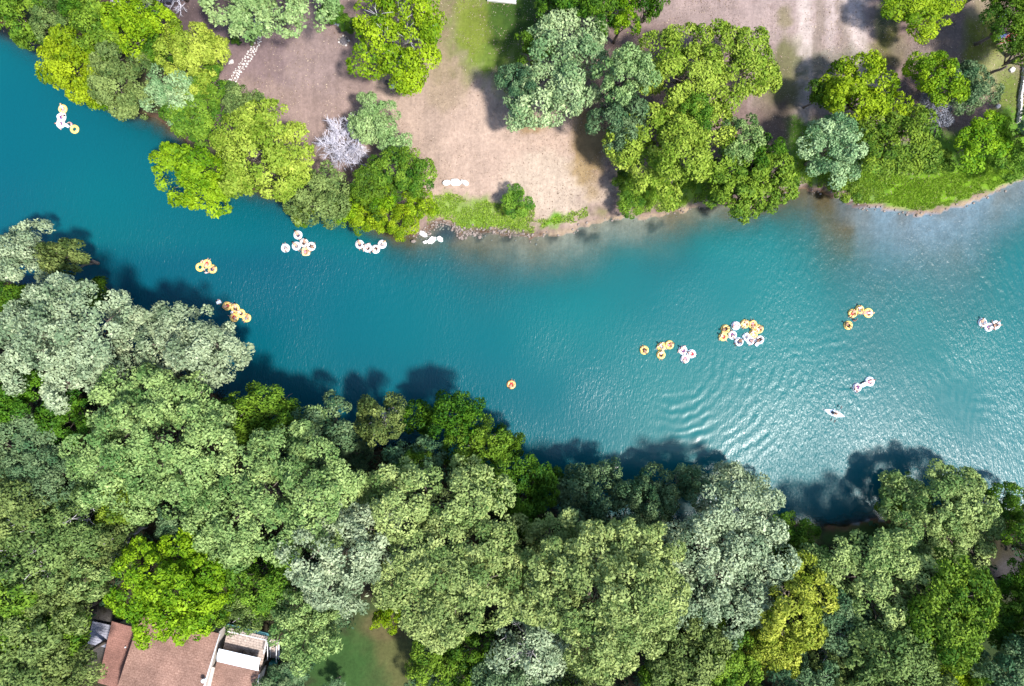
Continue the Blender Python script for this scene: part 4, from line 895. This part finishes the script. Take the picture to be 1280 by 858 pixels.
HANDLE = MB().tube([(-.09, 0, 0), (-.06, 0, .045), (.06, 0, .045), (.09, 0, 0)], .014, 5).mesh('handle', True)
VALVE = MB().tube([(0, 0, -.02), (0, 0, .03)], .025, 6).mesh('valve', True)
BACK = MB().tube([(.40 * math.cos(a), .40 * math.sin(a), .16) for a in np.linspace(math.pi * .72, math.pi * 1.28, 9)], [.03, .075, .095, .1, .1, .1, .095, .075, .03], 8).mesh('backrest', True)
def use(o, m):
    if not o.data.materials: o.data.materials.append(m)
    o.material_slots[0].link = 'OBJECT'; o.material_slots[0].material = m; return o
def river_tube(px, py, colour, label, group, rz, floor, square=False, scale=1.0):
    x, y = W(px, py, .2); t = empty('square_float' if square else 'river_tube', (x, y, .07), rz); t.scale = (scale, scale, 1); tag(t, label, 'float' if square else 'tube', group)
    use(link('ring', SQUARE if square else TUBE, None, t), colour)
    if floor: use(link('floor', FLOORM, None, t), colour)
    for s in (-1, 1):
        o = use(link('handle', HANDLE, None, t, (.05, s * .375, .145), (0, 0, 0)), BLACKV if colour is not WHITE else BLUEV)
    use(link('valve', VALVE, None, t, (.37, .12, .14)), BLACKV)
    if floor: use(link('backrest', BACK, None, t), colour)
    return t

def skin_mesh(name, joints, edges, root=0, sub=1):
    me = bpy.data.meshes.new(name + '_frame'); names = list(joints)
    me.from_pydata([joints[k][0] for k in names], [(names.index(a), names.index(b)) for a, b in edges], [])
    o = bpy.data.objects.new(name + '_frame', me); COL.objects.link(o)
    o.modifiers.new('Skin', 'SKIN')
    for i, k in enumerate(names):
        r = joints[k][1]; me.skin_vertices[0].data[i].radius = (r, r) if not hasattr(r, '__len__') else r
        me.skin_vertices[0].data[i].use_root = (i == root)
    s = o.modifiers.new('Sub', 'SUBSURF'); s.levels = sub; s.render_levels = sub
    bpy.context.view_layer.update()
    dg = bpy.context.evaluated_depsgraph_get(); out = bpy.data.meshes.new_from_object(o.evaluated_get(dg)); out.name = name
    out.polygons.foreach_set('use_smooth', np.ones(len(out.polygons), bool))
    bpy.data.objects.remove(o); bpy.data.meshes.remove(me); return out

def body_joints(J):
    """J: pelvis, chest, neck, head, headtop + l/r shoulder, elbow, wrist, hip, knee, ankle, toe -> joints with radii, edges"""
    j = {'pelvis': (J['pelvis'], (.155, .12)), 'belly': (tuple((np.array(J['pelvis']) + J['chest']) / 2), (.135, .105)), 'chest': (J['chest'], (.165, .115)),
         'neck': (J['neck'], .055), 'chin': (tuple(np.array(J['neck']) * .35 + np.array(J['head']) * .65), .072), 'head': (J['head'], (.085, .1)), 'headtop': (J['headtop'], .06)}
    e = [('pelvis', 'belly'), ('belly', 'chest'), ('chest', 'neck'), ('neck', 'chin'), ('chin', 'head'), ('head', 'headtop')]
    j['nose'] = (J['nose'], .018); e.append(('head', 'nose'))
    for s in 'lr':
        rad = {'shoulder': .065, 'elbow': .045, 'wrist': .03, 'hand': .038, 'hip': .09, 'knee': .062, 'ankle': .04, 'toe': .032}
        for k, r in rad.items(): j[s + k] = (J[s + k], r)
        e += [('chest', s + 'shoulder'), (s + 'shoulder', s + 'elbow'), (s + 'elbow', s + 'wrist'), (s + 'wrist', s + 'hand'), ('pelvis', s + 'hip'), (s + 'hip', s + 'knee'), (s + 'knee', s + 'ankle'), (s + 'ankle', s + 'toe')]
        h = np.array(J[s + 'hand']); d = unit((h - np.array(J[s + 'wrist']))[None])[0]; sd_ = unit(np.cross(d, (0, 0, 1))[None])[0] * (1 if s == 'l' else -1)
        for q, (off, ln) in enumerate(((-.027, .075), (-.009, .09), (.009, .085), (.027, .065))):
            k = f'{s}finger{q}'; j[k] = (tuple(h + sd_ * off * 1.2 + d * ln + np.array([0, 0, -.012])), .009); e.append((s + 'hand', k))
        j[s + 'thumb'] = (tuple(h - sd_ * .055 + d * .03), .01); e.append((s + 'hand', s + 'thumb'))
    return j, e
def sym(d):
    out = {}
    for k, v in d.items():
        if k.startswith('_'): out['l' + k[1:]] = v; out['r' + k[1:]] = (v[0], -v[1], v[2])
        else: out[k] = v
    return out
POSE = {
 'lounge': sym({'pelvis': (.03, 0, .02), 'chest': (-.27, 0, .25), 'neck': (-.37, 0, .35), 'head': (-.46, 0, .42), 'headtop': (-.55, 0, .46), 'nose': (-.42, 0, .525), '_shoulder': (-.29, .18, .27), '_elbow': (-.12, .40, .20), '_wrist': (.10, .42, .20), '_hand': (.17, .41, .20), '_hip': (.07, .09, .03), '_knee': (.42, .14, .24), '_ankle': (.63, .15, -.06), '_toe': (.72, .16, -.02)}),
 'sprawl': sym({'pelvis': (.03, 0, .03), 'chest': (-.25, .02, .24), 'neck': (-.35, .03, .34), 'head': (-.44, .04, .41), 'headtop': (-.53, .05, .45), 'nose': (-.40, .05, .515), '_shoulder': (-.27, .18, .26), '_elbow': (-.34, .42, .18), '_wrist': (-.22, .58, .06), '_hand': (-.17, .62, .02), '_hip': (.07, .09, .03), '_knee': (.40, .22, .25), '_ankle': (.66, .26, .16), '_toe': (.74, .29, .24)}),
 'lie': sym({'pelvis': (.05, 0, .24), 'chest': (-.33, 0, .27), 'neck': (-.46, 0, .29), 'head': (-.56, 0, .31), 'headtop': (-.66, 0, .32), 'nose': (-.55, 0, .42), '_shoulder': (-.36, .18, .27), '_elbow': (-.16, .36, .24), '_wrist': (.06, .38, .22), '_hand': (.13, .37, .22), '_hip': (.10, .09, .24), '_knee': (.50, .11, .27), '_ankle': (.88, .12, .16), '_toe': (.96, .13, .2)}),
 'swim': sym({'pelvis': (-.30, 0, -.35), 'chest': (-.08, 0, -.02), 'neck': (0, 0, .12), 'head': (.04, 0, .22), 'headtop': (.03, 0, .31), 'nose': (.145, 0, .215), '_shoulder': (-.05, .18, .02), '_elbow': (.16, .30, .04), '_wrist': (.36, .24, .05), '_hand': (.43, .21, .06), '_hip': (-.33, .09, -.38), '_knee': (-.62, .12, -.55), '_ankle': (-.98, .13, -.5), '_toe': (-1.08, .13, -.5)}),
 'kayak': sym({'pelvis': (-.10, 0, .18), 'chest': (-.18, 0, .50), 'neck': (-.19, 0, .66), 'head': (-.17, 0, .77), 'headtop': (-.17, 0, .87), 'nose': (-.06, 0, .765), '_shoulder': (-.18, .19, .54), '_elbow': (.02, .34, .38), '_wrist': (.22, .30, .46), '_hand': (.28, .28, .48), '_hip': (-.05, .09, .18), '_knee': (.35, .13, .30), '_ankle': (.72, .10, .14), '_toe': (.78, .11, .22)}),
}
BODY, SHORTS, TOP, HAIR = {}, {}, {}, {}
for k, J in POSE.items():
    j, e = body_joints(J); BODY[k] = skin_mesh('person', j, e)
    P_ = lambda a: np.array(J[a])
    mid = (P_('pelvis') + P_('chest')) / 2
    sj = {'pelvis': (J['pelvis'], (.178, .14)), 'waist': (tuple(P_('pelvis') * .65 + mid * .35), (.158, .126))}; se = [('pelvis', 'waist')]
    for s in 'lr':
        sj[s + 'hip'] = (J[s + 'hip'], .112); sj[s + 'thigh'] = (tuple(P_(s + 'hip') * .45 + P_(s + 'knee') * .55), .10); se += [('pelvis', s + 'hip'), (s + 'hip', s + 'thigh')]
    SHORTS[k] = skin_mesh('shorts', sj, se)
    tj = {'chest': (J['chest'], (.186, .136)), 'belly': (tuple(mid), (.155, .125)), 'upper': (tuple(P_('chest') * .8 + P_('neck') * .2), (.15, .11))}; te = [('chest', 'belly'), ('chest', 'upper')]
    for s in 'lr': tj[s + 'sleeve'] = (tuple(P_(s + 'shoulder') * .7 + P_(s + 'elbow') * .3), .072); te.append(('chest', s + 'sleeve'))
    TOP[k] = skin_mesh('top', tj, te)
    ax = unit((P_('headtop') - P_('head'))[None])[0]; fr_ = unit((P_('nose') - P_('head'))[None])[0]; c = P_('head') + ax * .045 - fr_ * .018
    v = np.array([q.co[:] for q in BIG[0].vertices]); v = unit(v); v = v[:, :]  # shell over the skull, open at the face
    sh = 1 - .42 * np.clip((v @ fr_) - .35 - .5 * np.clip(v @ ax, 0, 1), 0, 1) * 1.6 - .25 * np.clip(-(v @ ax) - .35, 0, 1)
    HAIR[k] = np_mesh('hair', c + v * (.118 * sh)[:, None], np.array([q.vertices[:] for q in BIG[0].polygons]), True)
SKIN = [plain('skin_light', (.62, .38, .28), .55, .06), plain('skin_tan', (.48, .27, .18), .55, .06), plain('skin_pink', (.68, .42, .36), .55, .06), plain('skin_brown', (.26, .14, .09), .55, .06)]
HAIRM = [plain('hair_dark', (.02, .014, .012), .5, .3), plain('hair_brown', (.08, .04, .02), .5, .3), plain('hair_blond', (.45, .30, .14), .5, .2), plain('cap_white', (.75, .75, .75), .7, .05)]
CLOTH = {k: plain('cloth_' + k, c, .8, .12) for k, c in {'black': (.015, .015, .02), 'navy': (.02, .03, .10), 'red': (.5, .04, .05), 'purple': (.14, .04, .18), 'white': (.75, .75, .77), 'blue': (.05, .14, .45), 'pink': (.70, .25, .32), 'green': (.05, .18, .10), 'grey': (.22, .23, .26)}.items()}
def person(loc, rz, pose, label, sk, hr, shorts, top=None, group=None):
    o = use(link('person', BODY[pose], None, None, loc, (0, 0, rz)), SKIN[sk]); tag(o, label, 'person', group)
    use(link('shorts', SHORTS[pose], None, o), CLOTH[shorts])
    if top: use(link('top', TOP[pose], None, o), CLOTH[top])
    use(link('cap' if hr == 3 else 'hair', HAIR[pose], None, o), HAIRM[hr]); return o

# cluster: (phrase, [(px, py, colour, heading deg, pose/None, skin, hair, shorts, top)])
Y_, W_ = 'yellow', 'white'
CLUSTERS = [
 ('by the bank trees and swimmer', [(77.7, 136, Y_, 100, 'lounge', 2, 2, 'pink', None), (76.3, 146, W_, 10, 'lounge', 2, 0, 'purple', None), (75, 154.6, W_, 190, 'sprawl', 2, 1, 'purple', None), (92.4, 161.3, Y_, 0, None, 0, 0, '', None)]),
 ('in the trio off silvery wood', [(249.5, 334, Y_, 0, None, 0, 0, '', None), (258, 329.6, Y_, 250, 'lounge', 0, 1, 'red', None), (265, 336.3, Y_, 30, 'lounge', 1, 0, 'navy', None)]),
 ('in the chain of five', [(283.4, 382.7, Y_, 200, 'lounge', 1, 0, 'red', None), (293.4, 385.2, Y_, 80, 'lounge', 0, 1, 'black', None), (300.6, 391.8, Y_, 140, 'lounge', 0, 0, 'black', None), (292.3, 397, Y_, 320, 'sprawl', 0, 1, 'red', None), (307.7, 397.4, Y_, 45, 'lounge', 1, 2, 'grey', None)]),
 ('around the square yellow float', [(372, 293.7, W_, 120, 'lounge', 1, 0, 'navy', None), (379.6, 303.6, W_, 60, 'lounge', 1, 0, 'black', None), (370, 307.6, W_, 130, 'lounge', 1, 0, 'grey', None), (356.4, 310, W_, 290, 'lounge', 0, 1, 'grey', 'white'), (388.6, 308, W_, 335, 'sprawl', 1, 0, 'black', None)]),
 ('in the row of four whites', [(449.3, 305.5, W_, 100, 'lounge', 1, 0, 'navy', None), (459.2, 310, W_, 140, 'sprawl', 2, 0, 'black', 'pink'), (469.2, 311.5, W_, 225, 'lounge', 0, 0, 'black', 'white'), (477.4, 305.3, W_, 40, 'lounge', 0, 2, 'grey', 'white')]),
 ('alone in mid-river', [(639, 481, 'orange', 250, 'lounge', 1, 0, 'red', None)]),
 ('in the loose yellow foursome', [(805.5, 437.8, Y_, 300, 'lounge', 1, 0, 'black', None), (827, 433.6, Y_, 130, 'sprawl', 2, 0, 'grey', 'grey'), (837, 431.2, Y_, 20, 'lounge', 1, 1, 'pink', None), (826.4, 443.6, Y_, 90, 'lounge', 0, 0, 'black', 'white')]),
 ('in the white trio beside yellows', [(853.8, 438, W_, 130, 'sprawl', 2, 0, 'purple', 'pink'), (864.5, 442.4, W_, 160, 'lounge', 2, 1, 'red', None), (856.4, 448.8, W_, 250, 'lounge', 2, 1, 'pink', None)]),
 ('in the biggest ring', [(907, 411.4, Y_, 200, 'lounge', 3, 0, 'black', None), (904.2, 421, Y_, 150, 'sprawl', 0, 0, 'red', None), (931.6, 405, Y_, 60, 'lounge', 0, 0, 'white', None), (941.3, 405.8, Y_, 270, 'lounge', 1, 2, 'pink', None), (949, 411.4, Y_, 40, 'lounge', 1, 0, 'white', None), (942, 417.6, Y_, 110, 'lounge', 2, 2, 'white', None), (920, 407.3, W_, 200, 'lounge', 2, 0, 'white', 'pink'), (915.8, 419, W_, 290, 'lounge', 0, 0, 'purple', 'white'), (924, 427.4, W_, 40, 'lounge', 3, 0, 'navy', None), (938.4, 425.6, W_, 330, 'sprawl', 2, 0, 'navy', None), (949.8, 424.8, W_, 210, 'lounge', 3, 0, 'black', 'black')]),
 ('in the bent line by shallows', [(1066.3, 391.7, Y_, 60, 'lounge', 1, 0, 'red', None), (1074.9, 387.1, Y_, 90, 'lounge', 1, 0, 'grey', 'white'), (1085.8, 391.3, Y_, 0, 'lie', 2, 2, 'pink', 'white'), (1060.7, 406.8, Y_, 140, 'lounge', 3, 0, 'black', None)]),
 ('in the trio past bent line', [(1228.8, 403.2, W_, 100, 'lounge', 1, 0, 'grey', None), (1236.3, 409, W_, 330, 'lounge', 2, 0, 'purple', 'white'), (1245.4, 406.2, W_, 200, 'sprawl', 1, 0, 'black', 'black')]),
 ('of the pair near kayak', [(1071.8, 484.6, W_, 210, 'lounge', 2, 0, 'purple', None), (1087.6, 477.1, W_, 20, 'lie', 2, 0, 'pink', None)]),
]
CM = {Y_: YELLOW, W_: WHITE, 'orange': ORANGE}
rng = np.random.default_rng(9)
for phrase, items in CLUSTERS:
    for (a, b, c, hd, pose, sk, hr, sh, tp_) in items:
        who = f"{sh} {'swimwear' if not tp_ else 'shorts, ' + tp_ + ' top,'}" if pose else ''
        river_tube(a, b, CM[c], f"{c} ring tube {'with rider in ' + sh if pose else 'left empty'} {phrase}", f'tubes {phrase}' if len(items) > 1 else None, math.radians(hd) + (math.pi if pose and False else 0), c == W_ or (pose and rng.random() < .4), scale=1.05 if pose != 'lie' else 1.15)
        if pose:
            x, y = W(a, b, .3)
            person((x, y, .07), math.radians(hd) + math.pi, pose, f"person in {who} {'lying' if pose == 'lie' else 'lounging'} on {c} tube {phrase}", sk, hr, sh, tp_, f'riders {phrase}' if len(items) > 1 else None)
# square floats, coolers, swimmers
river_tube(382, 314.6, CREAM, 'square yellow float with rider amid white tubes', None, .05, True, True, .95)
x, y = W(382, 314.6, .3); person((x, y, .07), math.pi, 'lounge', 'person lounging in the square yellow float', 1, 2, 'pink')
river_tube(933.4, 421.2, WHITE, 'square white float inside the biggest ring of tubes', None, .6, True, True, .85)
def cooler(px, py, rz, label, m_=WHITE, s=1.0):
    x, y = W(px, py, .2); t = empty('floating_cooler', (x, y, 0), rz); t.scale = (s, s, s); tag(t, label, 'cooler')
    MB().box((0, 0, .1), (.62, .42, .34)).build('body', m_, t, bevel=.04); MB().box((0, 0, .305), (.66, .46, .07)).build('lid', m_, t, bevel=.03)
    for q in (-1, 1): MB().tube([(q * .33, -.1, .2), (q * .37, -.1, .16), (q * .37, .1, .16), (q * .33, .1, .2)], .014, 5).build('handle', BLUEV, t)
cooler(946.3, 430.4, .8, 'small white cooler floating beside the biggest ring of tubes', s=.8)
cooler(1079.8, 481, .45, 'white cooler floating between the linked pair of white tubes', s=1.0)
cooler(273.4, 378, .3, 'white cooler trailing the chain of five yellow tubes', s=.85)
cooler(289.8, 390.3, .6, 'tiny pink-white cooler tucked inside the chain of five', s=.55)
cooler(83.2, 157.2, -.5, 'white and blue cooler held by the swimmer at the bank trees', s=.75)
for (a, b, hd, sk, hr, sh, tp_, lb) in [(88, 155, 200, 2, 1, 'blue', 'pink', 'swimmer in pink top between white pair and empty yellow tube'), (252.5, 327, 300, 2, 2, 'white', 'white', 'swimmer in white holding on behind the trio of yellow tubes'),
        (256.6, 340, 50, 2, 0, 'purple', 'white', 'swimmer in white top and purple shorts below the trio'), (271.5, 376.5, 330, 1, 0, 'navy', 'blue', 'swimmer in blue top pushing the trailing white cooler'),
        (1067.4, 400, 45, 3, 0, 'navy', 'navy', 'swimmer in dark navy inside the bent line of four'), (931, 419.5, 340, 1, 3, 'blue', 'blue', 'swimmer in blue with white cap at the square white float'),
        (1070.5, 489, 60, 2, 0, 'purple', 'purple', 'swimmer in purple beside the linked pair of tubes')]:
    x, y = W(a, b, .1); person((x, y, 0), math.radians(hd), 'swim', lb, sk, hr, sh, tp_)

# kayak with paddler
kx, ky = W(1043.5, 516.8, .2); kd = math.radians(-18.5); kay = empty('kayak', (kx, ky, 0), kd); tag(kay, 'white kayak with pointed ends crossing the glittering water', 'kayak')
def kring(u, w, zt, zb): return [(u, w * math.cos(a), (zt if math.sin(a) >= 0 else -zb) * abs(math.sin(a)) ** .8) for a in np.linspace(0, 2 * math.pi, 17)[:-1]]
MB().loft([kring(u * 1.42, max(.015, .42 * (1 - abs(u) ** 1.9)), .16 + .06 * abs(u) ** 3, .12 * (1 - abs(u) ** 3) + .01) for u in np.linspace(-1, 1, 17)]).build('hull', WHITE, kay, True)
MB().tube([(-.02 + .44 * math.cos(a), .21 * math.sin(a), .175) for a in np.linspace(0, 2 * math.pi, 25)[:-1]], .03, 6, True).build('cockpit_rim', WHITE, kay, True)
MB().prism([(-.02 + .41 * math.cos(a), .19 * math.sin(a)) for a in np.linspace(0, 2 * math.pi, 21)[:-1]], .13, .168).build('cockpit_floor', DARK, kay)
MB().box((-.42, 0, .28), (.06, .34, .26)).build('seat_back', DARK, kay, bevel=.02)
for q in (-1, 1): MB().tube([(q * 1.34, -.04, .2), (q * 1.38, 0, .25), (q * 1.34, .04, .2)], .012, 5).build('handle', DARK, kay)
person((kx, ky, .0), kd, 'kayak', 'person in white top paddling the white kayak', 0, 1, 'grey', 'white')
v = Matrix.Rotation(kd, 3, 'Z') @ Vector((.28, 0, .48)); pd = empty('paddle', (kx + v.x, ky + v.y, .48), kd - .12); tag(pd, 'double-bladed paddle with dark blades held across the kayak', 'paddle')
MB().tube([(0, -.78, 0), (0, .78, 0)], .018, 6).build('shaft', TRIM, pd, True)
for s, q in ((-1, .25), (1, -.25)):
    MB().loft([[(.02 * w + math.cos(a) * .095 * w, s * y_, math.sin(a) * .018) for a in np.linspace(0, 2 * math.pi, 13)[:-1]] for y_, w in ((.74, .25), (.82, .8), (.95, 1.0), (1.08, .85), (1.16, .3))]).build('blade', DARK, pd, True)
